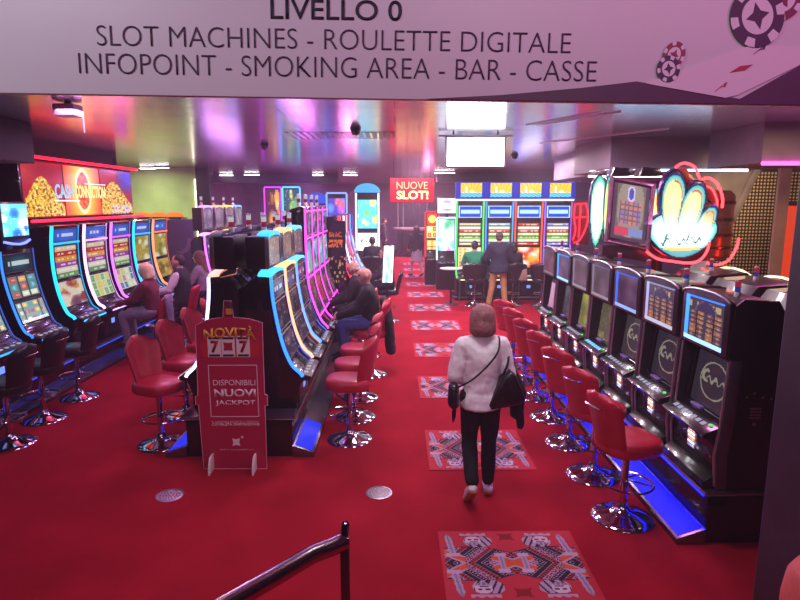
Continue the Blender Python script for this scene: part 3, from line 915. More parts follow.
def rug_proto():
    z = .006
    o = picture('carpet_inset', king, 150, 150, quad((-.5, -.5, z), (.5, -.5, z), (-.5, .5, z)), print_mat('woven_print', .95))
    me = o.data
    bm = bmesh.new(); bm.from_mesh(me)
    es = [e for e in bm.edges if e.is_boundary]
    r = bmesh.ops.extrude_edge_only(bm, edges=es)
    for v in [g for g in r['geom'] if isinstance(g, bmesh.types.BMVert)]: v.co.z = .0005
    bm.to_mesh(me); bm.free()
    return o
rug0 = None
rug_y = [3.52 + 2.0 * k for k in range(11)]
for k, y in enumerate(rug_y):
    if rug0 is None: o = rug0 = rug_proto()
    else: o = rug0.copy(); COL.objects.link(o)
    o.location = (.82, y + (.11 if k == 0 else 0), 0); o.scale = (1, .78 if k == 0 else .96, 1)
    lab = ['red carpet inset with two crowned kings, nearest to the stair rail', 'red carpet inset with card kings under the walking woman in white',
           'red carpet inset with card kings just ahead of the walking woman'][k] if k < 3 else 'red carpet inset with card kings, %s along the aisle from the stair rail' % (ORD[k] if k < 9 else ['tenth', 'farthest'][k - 9])
    tag(o, lab, 'rug', 'card king insets down the aisle')

# --- round floor grilles
def floor_grille(x, y, label):
    t = thing('floor_vent', label, 'vent', (x, y, 0), 0, 'round floor vents')
    bm = BM(); lathe(bm, [(.115, .0005), (.115, .006), (.10, .009), (.098, .004)], 32); obj('rim', bm, SILVER, t)
    bm = BM(); lathe(bm, [(.1, .0005), (.1, .003)], 32); obj('plate', bm, mat('grille_shadow', '140f14', .6, .2), t)
    bm = BM()
    for r_, n in ((.03, 8), (.055, 14), (.08, 20)):
        for q in range(n):
            a = 2 * PI * q / n
            box(bm, -.007, .007, -.0045, .0045, .003, .008, 0, 0, Matrix.Rotation(a, 4, 'Z') @ Matrix.Translation((r_, 0, 0)))
    lathe(bm, [(.016, .003), (.016, .008), (0, .009)], 14)
    obj('grille', bm, SILVER, t)
floor_grille(-1.92, 4.59, 'round silver floor vent in front of the dark pink poster stand')
floor_grille(-.14, 4.62, 'round silver floor vent in the open aisle above the handrail post')

# --- handrail of the stairs
hr = thing('handrail', 'polished metal handrail with end post in the lower foreground', 'railing', (-.25, 2.45, 0))
bm = BM()
rail = [(.012, .02, .905), (-.05, -.025, .90), (-.12, -.08, .905), (-.47, -.47, .905), (-.9, -.95, .905), (-1.4, -1.5, .905)]
tube(bm, rail, .040, 14); obj('rail', bm, mat('brushed_rail', 'b8a8b0', .18, 1.0, 0, 30, .1), hr)
bm = BM(); box(bm, -.008, .036, -.0, .035, 0, .93, .008); obj('post', bm, mat('rail_post', '70505c', .25, .9, 0, 20, .1), hr)
bm = BM(); tube(bm, [(.010, .012, .90), (.018, .03, .985), (.019, .034, .998)], [.020, .020, .012], 10); obj('end_cap', bm, CHROME, hr)

# --- padded corner seen behind the near pillar
t = thing('padded_seat', 'salmon red padded seat back at the lower corner beside the dark pillar', 'seat', (1.79, 1.9, 0))
bm = BM(); superslab(bm, .30, .25, .74, 1.07, 32, 2.6, 0, 0, .03, .12); obj('cushion', bm, mat('salmon_vinyl', 'd8605c', .5, 0, 0, 12, .1), t)
bm = BM(); lathe(bm, [(.25, 0), (.25, .015), (.04, .06), (.035, .745)], 24); obj('pedestal', bm, CHROME, t)

# ================================================================== PLINTHS
def plinth(label, x0, x1, y0, y1, z, sides, led, s, ledge=.17, top='4a3850', lit=None, line=4):
    t = thing('plinth', label, 'plinth', ((x0 + x1) / 2, y0, 0))
    cx = (x0 + x1) / 2; L = y1 - y0
    bm = BM(); box(bm, x0 - cx + .04, x1 - cx - .04, .04, L - .04, 0, z - .035, .005); obj('body', bm, BLACK, t)
    bm = BM(); box(bm, x0 - cx, x1 - cx, 0, L, z - .035, z, .012); obj('top_board', bm, mat('plinth_top_' + top, top, .2, .5, .3, 8, .15), t)
    bm = BM(); tube(bm, [(x0 - cx + .004, L, z - .018), (x0 - cx + .004, -.002, z - .018), (x1 - cx - .004, -.002, z - .018), (x1 - cx - .004, L, z - .018)], .014, 6)
    obj('edge_trim', bm, mat('edge_highlight', 'b090a8', .25, .8, 0, 9, .1), t)  # trim tube added for the pink highlight along the board edge
    for sd in sides:
        e = (x1 - cx - .04) if sd > 0 else (x0 - cx + .04)
        bm = BM(); prism(bm, [(e, 0), (e + sd * (ledge + .04), 0), (e + sd * (ledge + .04), .045), (e, .12)], 0.02, L - .02, 0, .004)
        lg = obj('foot_ledge', bm, mat('ledge_steel', '77747f', .25, .9, 0, 12, .1), t)
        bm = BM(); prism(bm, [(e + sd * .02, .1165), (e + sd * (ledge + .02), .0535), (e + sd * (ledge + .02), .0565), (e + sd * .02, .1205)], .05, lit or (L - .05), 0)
        if s > .05: obj('glow_panel', bm, glow(led, s), lg)  # emissive sheet standing in for LED light falling on the steel ledge
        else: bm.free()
        bm = BM(); tube(bm, [(e + sd * .02, .06, z - .05), (e + sd * .02, L - .06, z - .05)], .010, 6)
        obj('light_line', bm, glow(led, max(.3, s) * line), lg)
    return t
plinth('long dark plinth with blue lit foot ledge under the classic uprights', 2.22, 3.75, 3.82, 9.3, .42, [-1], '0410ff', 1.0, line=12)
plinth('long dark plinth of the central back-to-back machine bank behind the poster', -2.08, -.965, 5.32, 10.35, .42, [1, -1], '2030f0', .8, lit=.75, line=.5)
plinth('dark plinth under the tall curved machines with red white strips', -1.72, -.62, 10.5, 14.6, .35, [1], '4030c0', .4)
plinth('long dark plinth under the curved machines below the video wall', -5.4, -4.5, 5.0, 12.6, .34, [1], '2a50ff', .04, line=3)
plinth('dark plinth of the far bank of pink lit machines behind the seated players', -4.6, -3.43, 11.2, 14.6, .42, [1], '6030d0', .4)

# ================================================================== CLASSIC UPRIGHTS (towards the stairs)
CLG = 'classic two-screen uprights on the blue lit plinth'
def glass_reflection(c, k):  # mauve reflections on blank monitor glass, painted into the emitted picture
    a = hx(c)
    return lambda u, v: mix(a, (.62, .50, .60), max(0, .25 + .5 * noise.noise(Vector((u * 2.2, v * 2.2, k)))))
def award_board(k):
    g = reels(4, 6, '4a4258', ['b87850', 'a86a58', '8a5a60'], k, .30, (.30, .26, .36))
    def f(u, v):
        if v > .70 and math.hypot((u - .5) * 1.1, v - .62) < .36: return (.48, .40, .46) if math.hypot((u - .5) * 1.1, v - .62) > .33 else (.26, .23, .40)
        return g(u, v)
    return f
ups = [award_board(3), award_board(5), glass_reflection('4a2848', 7), glass_reflection('5c4a58', 9), glass_reflection('685462', 11), glass_reflection('485078', 13), glass_reflection('4a4054', 15)]
lows = [ring_logo('2c2632', '8f8678', 1), ring_logo('2c2632', '8f8678', 2), ring_logo('3a3236', '9a8c7c', 3), art(['5a5240', '8a7e50', '6a6248'], 4), art(['7c7844', 'b0a850', '94904c', '6a683c'], 5),
        art(['4a4450', '6a6070', '3c3844'], 6), art(['3c3844', '5a5462'], 7)]
blues = [('2a78ff', 2.2), ('b8b8f0', .8), ('1a60f0', 1.3), ('a8a0c0', .4), ('a8a0c0', .4), ('1888f0', 1.8), ('8a86a0', .3)]
cl_lab = ['dark classic upright with bright blue screen border, nearest the pillar', 'dark classic upright with pale lit border, second from the pillar',
          'dark classic upright with blue border and green button, third from the pillar', 'dark classic upright with glowing blue buttons, fourth from the pillar',
          'dark classic upright with yellowish lower screen, fifth from the pillar', 'dark classic upright with cyan border, sixth from the pillar', 'dark classic upright with pink paper notice, farthest from the pillar']
for k in range(7):
    classic_machine(cl_lab[k], (2.30, 4.18 + .725 * k, .42), PI, CLG, ups[k], lows[k], blues[k], 20 + k, paper=(k == 6), deckglow=(k == 3))
# the backs behind them: machines facing the other way
for k in range(3):
    t = thing('slot_machine', 'dark machine turned away behind the classic uprights, %s from the pillar' % ORD[k], 'slot machine', (3.72, 4.62 + .78 * k, .42), 0, 'machines turned away behind the classic uprights')
    bm = BM(); prism(bm, [(0, 0), (.0, .3), (-.12, .9), (-.04, 1.28), (-.10, 1.33), (-.48, 1.30), (-.62, 1.1), (-.64, 0)], -.33, .33, 0, .01); obj('cabinet', bm, PANEL, t, 30)
    bm = BM(); tube(bm, [(-.06, -.32, 1.30), (-.055, -.16, 1.335), (-.055, 0, 1.345), (-.055, .16, 1.335), (-.06, .32, 1.30)], .012, 6); obj('arch_light', bm, glow('ffd8b0', 2.0), t)
    bm = BM(); prism(bm, [(.0, .45), (.12, .40), (.12, .37), (.0, .36)], -.3, .3, 0, .005); obj('button_deck', bm, BLACK, t)
    picture('display', marquee('40306a', '7060a0', k), 12, 8, quad((-.108, -.28, .92), (-.108, .28, .92), (-.04, -.28, 1.26)), screen_mat(.7), t)
    tower_light(t, -.30, 0.0, 1.315, .8)

# ================================================================== CENTRAL BANK
CT = ('e4dce8', 'd0c8d4', '98283c')
CURVE = [(-.06, 0), (-.04, .18), (0, .33), (-.11, .46), (-.2, .71), (-.265, 1.08), (-.28, 1.33)]
dim = ['3a3040', '6a4a5a', '504060', '80606a', '403850']
def dscreens(seed, lit=.8):
    return [(.50, .74, art(dim, seed), 16, 12, lit), (.78, 1.06, art(['2c2434', '5a4054', '3c3448', '70505a'], seed + 1), 16, 14, lit), (1.10, 1.28, marquee('30284a', '5a4a7a', seed), 16, 8, lit)]
cleds = [('2a6cff', '38b0e8', 'cyan'), ('f0906a', 'f0b078', 'orange'), ('4a80ff', '58b8e8', 'pale blue')]
for k in range(3):
    led, cr, nm = cleds[k]
    curved_machine('slot_machine', 'curved machine with %s arch on the central bank aisle side, %s from the poster' % (nm, ORD[k]), (-.93, 5.88 + .72 * k, .42), 0, 'arch-topped machines on the aisle side of the central bank',
                   CURVE, .66, dscreens(30 + k), led, 2.6, .017, None, (cr, .05, .12), topbox=(-.30, 1.40, 1.72, cr, art(['5a4a54', '8a6a62', '6a5a60'], 40 + k)), tower=(-.42, .12, 1.745, 1.05, CT), deck_led=None)
aled = [('d8d0ff', 'ff9a8c'), ('b8a0ff', 'c0a0ff'), ('ffb48c', 'ffc890'), ('6aa0ff', '80e0ff'), ('d8d0ff', 'ff9a8c')]
for k in range(5):
    led, cr = aled[k]; up = '8a8098'
    curved_machine('slot_machine', 'curved machine on the central bank facing the video wall, %s from the poster' % ORD[k], (-2.08, 5.88 + .72 * k, .42), PI, 'machines of the central bank facing the video wall',
                   CURVE, .66, dscreens(50 + k), led, 2.6 if k == 0 else 1.2, .018, None, (cr if k == 0 else '6a6078', .05, .10), topbox=(-.30, 1.40, 1.72, '3a3446', art(['5a4a54', '8a6a62', '6a5a60'], 60 + k)), tower=(-.40, -.1, 1.745, 1.05, CT), deck_led='f0e8ff')
# tall pink-framed machines
PK = [(-.06, 0), (-.04, .18), (0, .33), (-.10, .46), (-.20, .72), (-.26, 1.0), (-.28, 1.45), (-.28, 1.98)]
for k in range(4):
    curved_machine('slot_machine', 'tall machine framed in pink light bars on the central bank, %s from the poster' % ORD[k], (-.93, 8.10 + .62 * k, .42), 0, 'tall pink-framed machines of the central bank',
                   PK, .60, [(.53, .99, art(dim, 70 + k), 14, 14, .8),
                             (1.07, 1.52, art(['6a86a8', 'a0c8e0', '40a060', '8098c0', '304060'], 80 + k), 14, 12, 1.1), (1.60, 1.90, art(['4a3c5c', '7a64a0', '2c2840', '9080b0'], 85 + k), 14, 16, .9)],
                   'f040d8', 2.4, .014, ('f040d8', [.50, 1.03, 1.56, 1.93], 2.2), None, tower=(-.40, 0, 2.0, 1.0, CT))
# black side screen with orange splashes on the next bank, then the big curved ones
FC = [(-.10, 0), (-.06, .18), (0, .42), (-.10, .50), (-.26, .74), (-.38, 1.05), (-.46, 1.45), (-.47, 1.86)]
fl = [('f02840', 'ff6060'), ('e8e0ff', 'e0e0ff'), ('f02840', 'ff6060'), ('4068ff', '80a0ff')]
for k in range(4):
    curved_machine('slot_machine', 'tall curved machine with sweeping light strips past the pink-framed ones, %s of its bank' % ORD[k], (-.55, 10.92 + .82 * k, .35), 0, 'tall sweeping machines past the pink-framed ones',
                   FC, .74, [(.56, .95, reels(5, 3, 'c8d0e0', ['ff6a4a', '4a6aff', 'ffd040', '8040c0'], 90 + k), 18, 12, 1.2), (1.0, 1.5, art(['5a3c9a', 'ff5a4a', '6a8cff', 'ffd0a0'], 95 + k), 16, 14, 1.3)],
                   fl[k][0], 3, .024, None, None, deck_led='40a0ff', depth=.95)
t = thing('side_display', 'black panel with orange splashes on the end of the sweeping machine bank', 'panel', (-1.08, 10.46, 0))
bm = BM(); box(bm, -.19, .19, 0, .035, 0, 2.15, .008); obj('panel', bm, BLACK, t)
def splash(u, v):
    c = (.07, .05, .08)
    if .80 < v < .86 and .2 < u < .85 and rnd(5, int(u * 22), int(v * 60)) > .45: return (.85, .30, .12)
    if .66 < v < .77 and .15 < u < .88 and rnd(6, int(u * 22), int(v * 50)) > .42: return (.95, .40, .12)
    if .2 < v < .55 and rnd(8, int(u * 16), int(v * 34)) > .80: return mix((.75, .35, .15), (.8, .7, .5), rnd(9, int(u * 16), int(v * 34)))
    return c
picture('printed_front', splash, 24, 60, quad((-.185, -.002, .75), (.185, -.002, .75), (-.185, -.002, 2.13)), screen_mat(.7), t)

# ================================================================== ROW UNDER THE VIDEO WALL
LCV = [(-.10, 0), (-.06, .25), (0, .50), (-.10, .60), (-.19, .86), (-.235, 1.2), (-.23, 1.55), (-.20, 1.80)]
ll = [('18a8f0', 'cyan'), ('e8a0f8', 'pale pink'), ('b858f0', 'violet'), ('18a0f0', 'sky blue'), ('f07050', 'orange')]
fruit = ['e8d040', '50b050', 'd84a7a', '4a70c8', 'f08a30']
lsets = [('e8d8c0', ['a01828', 'c89030', 'f0e0d0', '703050']), ('d8e0b8', ['e8d040', '60b060', 'd87aa0', 'f0f0d8']), ('dce0c8', ['4a70c8', 'e8d040', 'd87aa0', 'f0f0d8']), ('d8a0a0', ['f8f0f0', 'c02848', 'ffffff', '803050']), ('b89a48', ['d0b050', '806020', 'e0c868'])]
for k in range(5):
    y = 8.36 + .845 * k
    led, nm = ll[k]
    curved_machine('slot_machine', 'curved machine with %s edge lights below the video wall' % nm, (-4.52, y, .34), 0, 'curved machines below the video wall',
                   LCV, .72, [(.66, 1.02, art([lsets[k][0]] + lsets[k][1], 100 + k, 14) if k in (0, 3, 4) else reels(4, 3, lsets[k][0], lsets[k][1], 100 + k), 20, 16, .62),
                              (1.06, 1.52, paytable(['e0d0b0', 'c83020', 'e8a030', 'a040b0', 'e8e0d0', '60a060'], 110 + k) if k < 3 else art(['b8a040', 'e0d080', 'f8f4e0', '808030'], 115 + k), 20, 18, .6),
                              (1.58, 1.76, marquee('2858c0', '3868d8', 120 + k), 18, 8, .8)], led, 2.6, .021, (led, [1.555], 1.4), None, deck_led=led, deck=(-.12, .12, .47))
# two older-style machines nearer the stairs with a small screen on top
OCV = [(-.10, 0), (-.06, .25), (0, .50), (-.10, .60), (-.20, .90), (-.27, 1.25), (-.28, 1.55)]
for k, y in enumerate((7.18, 6.34)):
    r = curved_machine('slot_machine', ['dark three-screen machine with a top screen beside the cyan edged machine', 'dark three-screen machine cut off at the picture edge above the black stools'][k], (-4.40, y, .34), 0, 'dark three-screen machines nearest the stairs',
                       OCV, .66, [(.66, .92, reels(5, 3, '7a9a9a', ['c8d8c8', 'e0c060', '50a0a0', 'b06080'], 130 + k), 18, 12, .9), (.96, 1.24, reels(3, 3, '5a7a80', ['e8a060', 'd8d8c0', 'c05040', '50a0b0'], 133 + k), 16, 14, .9),
                                  (1.28, 1.50, marquee('102830', '205060', 136 + k), 16, 8, .9)], '2a70f0', 1.8, .014, None, None, deck_led='30a0ff', deck=(-.12, .10, .47))
    bm = BM(); box(bm, -.62, -.26, -.27, .27, 1.62, 2.14, .03); tb = obj('upper_display', bm, DARK, r)
    bm = BM(); box(bm, -.50, -.36, -.06, .06, 1.5, 1.64, .01); obj('neck', bm, GREY, tb)
    picture('display', art(['5ac8f0', 'f0f8ff', '2060d0', '9ae0ff'], 140 + k), 18, 16, quad((-.255, -.24, 1.72), (-.255, .24, 1.72), (-.255, -.24, 2.11)), screen_mat(1.6), tb)
    bm = BM(); tube(bm, [(-.26, -.25, 1.66), (-.235, -.12, 1.63), (-.225, 0, 1.62), (-.235, .12, 1.63), (-.26, .25, 1.66)], .016, 6); obj('arch_light', bm, glow('5a6cff', 3), tb)

# --- video wall of three screens
vw = thing('video_wall', 'three-panel lit screen reading CASH CONNECTION with gold coins above the curved machines', 'screen', (-5.02, 9.68, 0))
bm = BM(); box(bm, -.30, -.02, -1.74, 1.62, 2.24, 3.06, .01); obj('housing', bm, BLACK, vw)
def vw_mid(u, v):
    d = math.hypot((u - .5) * 1.35, (v - .5) * .62)
    c = mix((1, .78, .25), (.88, .25, .08), min(1, max(0, d - .3) * 2.2))
    if d < .30: c = (1, .93, .70)
    if d < .24: c = mix((.75, .15, .08), (.98, .7, .2), noise.noise(Vector((u * 13, v * 13, 2))) * .6 + .4)
    return c
def vw_r(u, v):
    if math.hypot(u - .85, v - .85) < .35: return mix((.1, .15, .9), (.5, .1, .3), math.hypot(u - .85, v - .85) * 2.4)
    if v < .2 and .3 < u < .95 and rnd(12, int(u * 18), int(v * 20)) > .5: return (.7, .75, 1)
    return coins('7a0a1c', 'd89018', 3, 1)(u * .9 + .1, v)
segs = [(-1.70, -.72, coins('8a0a20', 'd89018', 1, 1), 64, 50), (-.69, .38, vw_mid, 60, 46), (.41, 1.58, vw_r, 60, 46)]
for (a, b, fn, nu, nv) in segs:
    picture('screen_panel', fn, nu, nv, quad((-.012, a, 2.27), (-.012, b, 2.27), (-.012, a, 3.03)), screen_mat(1.0), vw)
text('lettering', 'CASH', .50, .21, lambda x, y, d: (.002 + d, -.97 + x, 2.53 + y), glow('90c8f8', 1.0), vw, .03)
text('lettering', 'CONNECTION', .95, .20, lambda x, y, d: (.002 + d, -.43 + x, 2.54 + y), glow('f8dc90', 1.2), vw, .03)
bm = BM(); box(bm, -.010, .0, -.98, -.30, 2.485, 2.505); obj('underline', bm, glow('ffe8f0', 1.2), vw)
bm = BM(); box(bm, -.010, .0, -.1, .56, 2.76, 2.775); obj('overline', bm, glow('ffe8f0', 1.2), vw)

# ================================================================== FAR WALL OF FOUR BRIGHT MACHINES
plinth('low dark plinth with a lit front rail under the four bright far machines', 1.50, 4.75, 14.55, 15.35, .10, [], '3050ff', 1, top='30283a')
GCV = [(-.06, 0), (-.05, .25), (0, .44), (-.14, .52), (-.22, .60), (-.28, 1.2), (-.28, 1.85), (-.28, 2.40)]
def sunrise(u, v):
    if v < .30: return mix((.05, .55, .85), (.5, .9, 1), .5 + .5 * math.sin(u * 30 + v * 40))
    a = math.atan2(v - .3, u - .55)
    c = (1, .80, .20) if int((a + .1) * 7) % 2 else (1, .70, .16)
    if math.hypot(u - .55, (v - .3) * .7) < .14: c = (1, .97, .7)
    if abs(u - .27) < .03 and .3 < v < .72: c = (.95, .97, 1)
    return c
def blue_panel(u, v):
    c = (.04, .25, .75)
    if .3 < v < .66 and .1 < u < .9: c = mix((.3, .8, 1), (.9, 1, 1), .8 if .4 < v < .58 else .2)
    if u < .04 or u > .96 or v < .06 or v > .94: c = (.7, .85, 1)
    return c
glab = [('green', '38d858'), ('blue', '3080f0'), ('orange red', 'f04a20'), ('violet', '8050f0')]
gset = [('e8d8a0', ['f0a030', 'c86030', 'e8e0c0', '70b050']), ('a8d8f0', ['ffffff', '50a0e0', 'f0c040', '3070c0']), ('e04a20', ['ffb030', 'ffd870', 'c02810', 'f0f0e0']), ('a0a0e8', ['ffffff', '6070d0', 'f0c040', 'c060c0'])]
for k in range(4):
    nm, gc = glab[k]
    x = 1.93 + .755 * k
    r = curved_machine('slot_machine', 'tall bright machine with %s edge lights in the far wall of four' % nm, (x, 14.66, .10), -PI / 2, 'wall of four bright machines',
                       GCV, .72, [(.70, 1.24, (art([gset[k][0]] + gset[k][1], 150 + k, 12) if k == 2 else reels(5, 3, gset[k][0], gset[k][1], 150 + k)), 20, 16, 1.1),
                                  (1.28, 1.86, paytable([gset[k][0], 'f0f0ff', 'd86030', 'f0e0a0', '90c050', 'e8e8e0', gset[k][0]], 155 + k), 20, 18, .95),
                                  (1.98, 2.30, blue_panel, 20, 12, 1.2)], gc, 2, .018, None, None, deck_led='ffffc8', deck=(-.14, .22, .44), plain_side=DARK)
    bm = BM(); box(bm, -.29, -.05, -.2, .2, .50, .515, .004); obj('lit_deck', bm, glow('f8f0a8', .9), r)
t = thing('topper_display', 'row of four blue framed toppers with a sunrise picture over the far machines', 'display', (3.07, 14.9, 2.56))
bm = BM(); box(bm, -1.52, 1.52, -.02, .12, .0, .42, .01); obj('housing', bm, glow('1838d8', .6), t)
for k in range(4):
    picture('screen_panel', sunrise, 26, 16, quad((-1.40 + .755 * k, -.026, .05), (-.86 + .755 * k, -.026, .05), (-1.40 + .755 * k, -.026, .40)), screen_mat(1.15), t)
bm = BM(); box(bm, -1.5, 1.5, -.02, .10, -.04, 0, .004); obj('light_rail', bm, glow('f0e8ff', 1.5), t)
for s in (-1.3, 1.3):
    bm = BM(); box(bm, s - .04, s + .04, .02, .10, -.06, -.0, .004); obj('bracket', bm, GREY, t)
bm = BM(); tube(bm, [(1.62, 14.28, .62), (4.7, 14.28, .62)], .02, 8)
for x in (1.62, 3.1, 4.7): tube(bm, [(x, 14.28, 0), (x, 14.28, .62)], .016, 8)
tag(obj('front_rail', bm, mat('green_steel', '5c8a74', .3, .7)), 'pale green metal rail running in front of the four far machines', 'rail')

# --- machines beside and beyond
def cabinet_front(label, x, y, w, h, pics, led, s=3, dome=None, group=None, z=.0, trims=None):
    """tall machine seen from the front: facing the stairs"""
    root = thing('slot_machine', label, 'slot machine', (x, y, z), -PI / 2, group)
    cv = [(.0, 0), (.02, .5), (.16, .72), (.16, .78), (-.02, .86), (-.10, 1.1), (-.10, h)]
    bm = BM(); prism(bm, cv + [(-.5, h - .02), (-.5, 0)], -w / 2 + .015, w / 2 - .015, 0, .008); obj('cabinet', bm, DARK, root, 30)
    for sg in (-1, 1):
        bm = BM(); tube(bm, [(-.015, sg * (w / 2 - .015), .86), (-.09, sg * (w / 2 - .015), 1.1), (-.09, sg * (w / 2 - .015), h - .02)], .024, 8)
        obj('edge_light', bm, glow(led, s), root)
    bm = BM()
    if dome:
        prism(bm, [(w / 2 * 1.12 * math.cos(PI * i / 12), h + dome[1] * math.sin(PI * i / 12)) for i in range(13)], -.14, -.04, 0, .01, 'x'); obj('dome_topper', bm, glow(dome[0], dome[2]), root)
    else:
        tube(bm, [(-.09, -w / 2 + .02, h), (-.09, w / 2 - .02, h)], .024, 8); obj('top_light', bm, glow(led, s), root)
    for (z0, z1, fn, st) in pics:
        picture('display', fn, 16, 20, quad((-.092, -w / 2 + .06, z0), (-.092, w / 2 - .06, z0), (-.092, -w / 2 + .06, z1)), screen_mat(st), root)
    bm = BM(); box(bm, .0, .17, -w / 2 + .02, w / 2 - .02, .72, .79, .01); dk = obj('button_deck', bm, BLACK, root)
    for q in range(4):
        bm = BM(); y_ = -w / 2 + .1 + q * (w - .2) / 3; box(bm, .09, .13, y_ - .025, y_ + .025, .785, .80, .004); obj('button', bm, glow('c0c8ff', .8), dk)
    return root
cabinet_front('tall white and blue lit machine just beside the four bright far machines', 1.46, 16.4, .56, 2.05, [(1.12, 2.0, art(['d8f0f8', '60c0e0', 'ffffff', '40a070', 'f080c0'], 160), 1.8)], 'c8dcff', 1.6)
t = thing('topper_display', 'small white and violet topper standing over the white lit far machine', 'display', (1.46, 16.3, 2.07), 0)
bm = BM(); box(bm, -.30, .30, 0, .12, .08, .55, .01); box(bm, -.04, .04, .03, .09, 0, .09); obj('housing', bm, GREY, t)
picture('screen_panel', marquee('e8e8ff', '7060d0', 5), 14, 10, quad((-.27, -.004, .11), (.27, -.004, .11), (-.27, -.004, .52)), screen_mat(1.5), t)
cabinet_front('narrow red machine with yellow figures at the aisle edge before the far wall', 1.12, 17.4, .44, 2.2, [(1.82, 2.15, reels(1, 1, 'e83a18', ['ffd040'], 161), 1.6), (1.42, 1.78, reels(2, 2, 'f8e060', ['e05020', 'f8f0c0'], 162), 1.7), (.95, 1.36, reels(2, 2, 'f05a20', ['ffe060', 'fff0b0'], 163), 1.6)], 'e02828', 1.3)
cabinet_front('white-armed machine with an arched blue top at the end of the aisle row', -.78, 16.4, .66, 2.75, [(1.75, 2.55, art(['50b8e8', 'ffd860', 'f0f0d0', '60c060'], 170), 1.8), (1.12, 1.62, ring_logo('f0f0f0', '606070', 5), 1.8)], 'fff0c0', 1.8, ('40a8f0', .26, 1.0))
cabinet_front('violet and blue lit machine beside the arch-topped white machine', -1.72, 17.2, .62, 2.75, [(1.9, 2.6, art(['5040b0', 'd060e0', '6090ff', 'f06080'], 171), 1.3), (1.1, 1.8, art(['403080', 'c04090', '8090ff'], 172), 1.2)], '6088f0', 2)
cabinet_front('machine with a blue dome topper and orange light posts in the far row', -2.35, 17.6, .60, 2.45, [(1.75, 2.4, art(['8060a0', 'f0a060', 'd0c0f0', '6040a0'], 173), 1.2), (1.05, 1.65, art(['604080', 'e08040', 'a080c0'], 174), 1.1)], 'f05a20', 1.8, ('3050e0', .32, .9))
cabinet_front('tall cyan-framed machine with green and yellow pictures in the far row', -3.05, 17.2, .54, 2.92, [(2.0, 2.85, art(['204858', 'd8c840', '60a060', 'e8e0a0'], 175), 1.3), (1.0, 1.9, art(['305060', 'e0d060', '80b050'], 176), 1.2)], '30b0e8', 2)
cabinet_front('tall purple-framed machine with a golden picture in the far row', -3.62, 17.3, .52, 2.92, [(1.4, 2.85, art(['58203a', 'e0a040', 'b06830', 'f0d080'], 177), 1.1)], 'b030d0', 2)
for k in range(4):
    cabinet_front('small far machine with an orange topper under the olive wall, %s from the dark column' % ORD[k], -5.75 - .42 * k, 15.2, .40, 2.10, [(1.3, 1.98, art(['4a3a3a', '8a6a50', '604858'], 180 + k), .8)], 'c07030', .5, ('e87820', .13, .8), 'small machines under the olive wall')
# --- far bank facing right, pink and orange arches
DCV = [(-.06, 0), (-.04, .18), (0, .33), (-.11, .46), (-.2, .71), (-.265, 1.08), (-.28, 1.40)]
dl = [('d860ff', 'e8a0ff', 'violet'), ('ff8a50', 'ffb080', 'orange'), ('ffa830', 'ffc860', 'amber'), ('5a8aff', '80b0ff', 'blue')]
for k in range(4):
    curved_machine('slot_machine', 'far curved machine with %s lights behind the long-haired player' % dl[k][2], (-3.45, 11.66 + .76 * k, .42), 0, 'far curved machines behind the seated players',
                   DCV, .66, dscreens(190 + k, 1.0), dl[k][0], 2.2, .02, None, (dl[k][1], .05, .10), topbox=(-.28, 1.50, 1.95, dl[k][1], art(['6a5a6a', 'a08890', '8a7080'], 196 + k)), tower=(-.40, 0, 2.0, 1.0, CT))
t = thing('wall_panel', 'grey violet panel with a pale crescent behind the player in the dark waistcoat', 'panel', (-4.95, 13.2, 0))
bm = BM(); box(bm, -.38, .38, 0, .06, 0, 2.1, .01); obj('panel', bm, mat('violet_grey_panel', '7d6f92', .5, 0, 0, 3, .12), t)
bm = BM()
o_ = [(.10 + .22 * math.cos(a), 1.62 + .30 * math.sin(a)) for a in [R(-120 + 13 * i) for i in range(11)]] + [(.02 + .20 * math.cos(a), 1.64 + .27 * math.sin(a)) for a in [R(10 - 13 * i) for i in range(11)]]
prism(bm, o_, -.004, -.001); obj('crescent', bm, mat('pale_violet', 'b8a8d0', .5), t)

# ================================================================== SIGNS
t = thing('hanging_sign', 'red lit sign reading NUOVE SLOT! hung over the aisle', 'sign', (.41, 14, 0))
bm = BM(); box(bm, -.535, .535, 0, .06, 2.47, 3.06, .008); obj('housing', bm, mat('sign_red', 'c01838', .4), t)
picture('lit_front', lambda u, v: mix((.86, .10, .22), (.95, .18, .28), v), 10, 8, quad((-.52, -.003, 2.485), (.52, -.003, 2.485), (-.52, -.003, 3.045)), screen_mat(1.15), t)
text('lettering', 'NUOVE', .74, .17, lambda x, y, d: (-.37 + x, -.006 - d, 2.79 + y), glow('ffd8a0', 1.3), t)
text('lettering', 'SLOT!', .76, .20, lambda x, y, d: (-.37 + x, -.006 - d, 2.55 + y), glow('fff2a8', 1.9), t, .03)
for s in (-.44, .44):
    bm = BM(); tube(bm, [(s, .03, 3.05), (s, .03, 3.4)], .008, 6); obj('hanger_rod', bm, GREY, t)
t = thing('ceiling_screen', 'dazzling white lit screen hung from the ceiling over the aisle', 'screen', (1.09, 8, 0))
bm = BM(); box(bm, -.41, .41, 0, .07, 2.93, 3.36, .008); obj('housing', bm, SILVER, t)
bm = BM(); box(bm, -.385, .385, -.004, .0, 2.955, 3.325, .001); obj('lit_face', bm, glow('fffaff', 7), t)
bm = BM(); box(bm, -.50, .50, -.01, .08, 3.345, 3.365, .003); obj('mounting_bar', bm, WHITEP, t)
for s in (-.3, .3):
    bm = BM(); tube(bm, [(s, .035, 3.36), (s, .035, 3.4)], .012, 6); obj('bracket', bm, GREY, t)

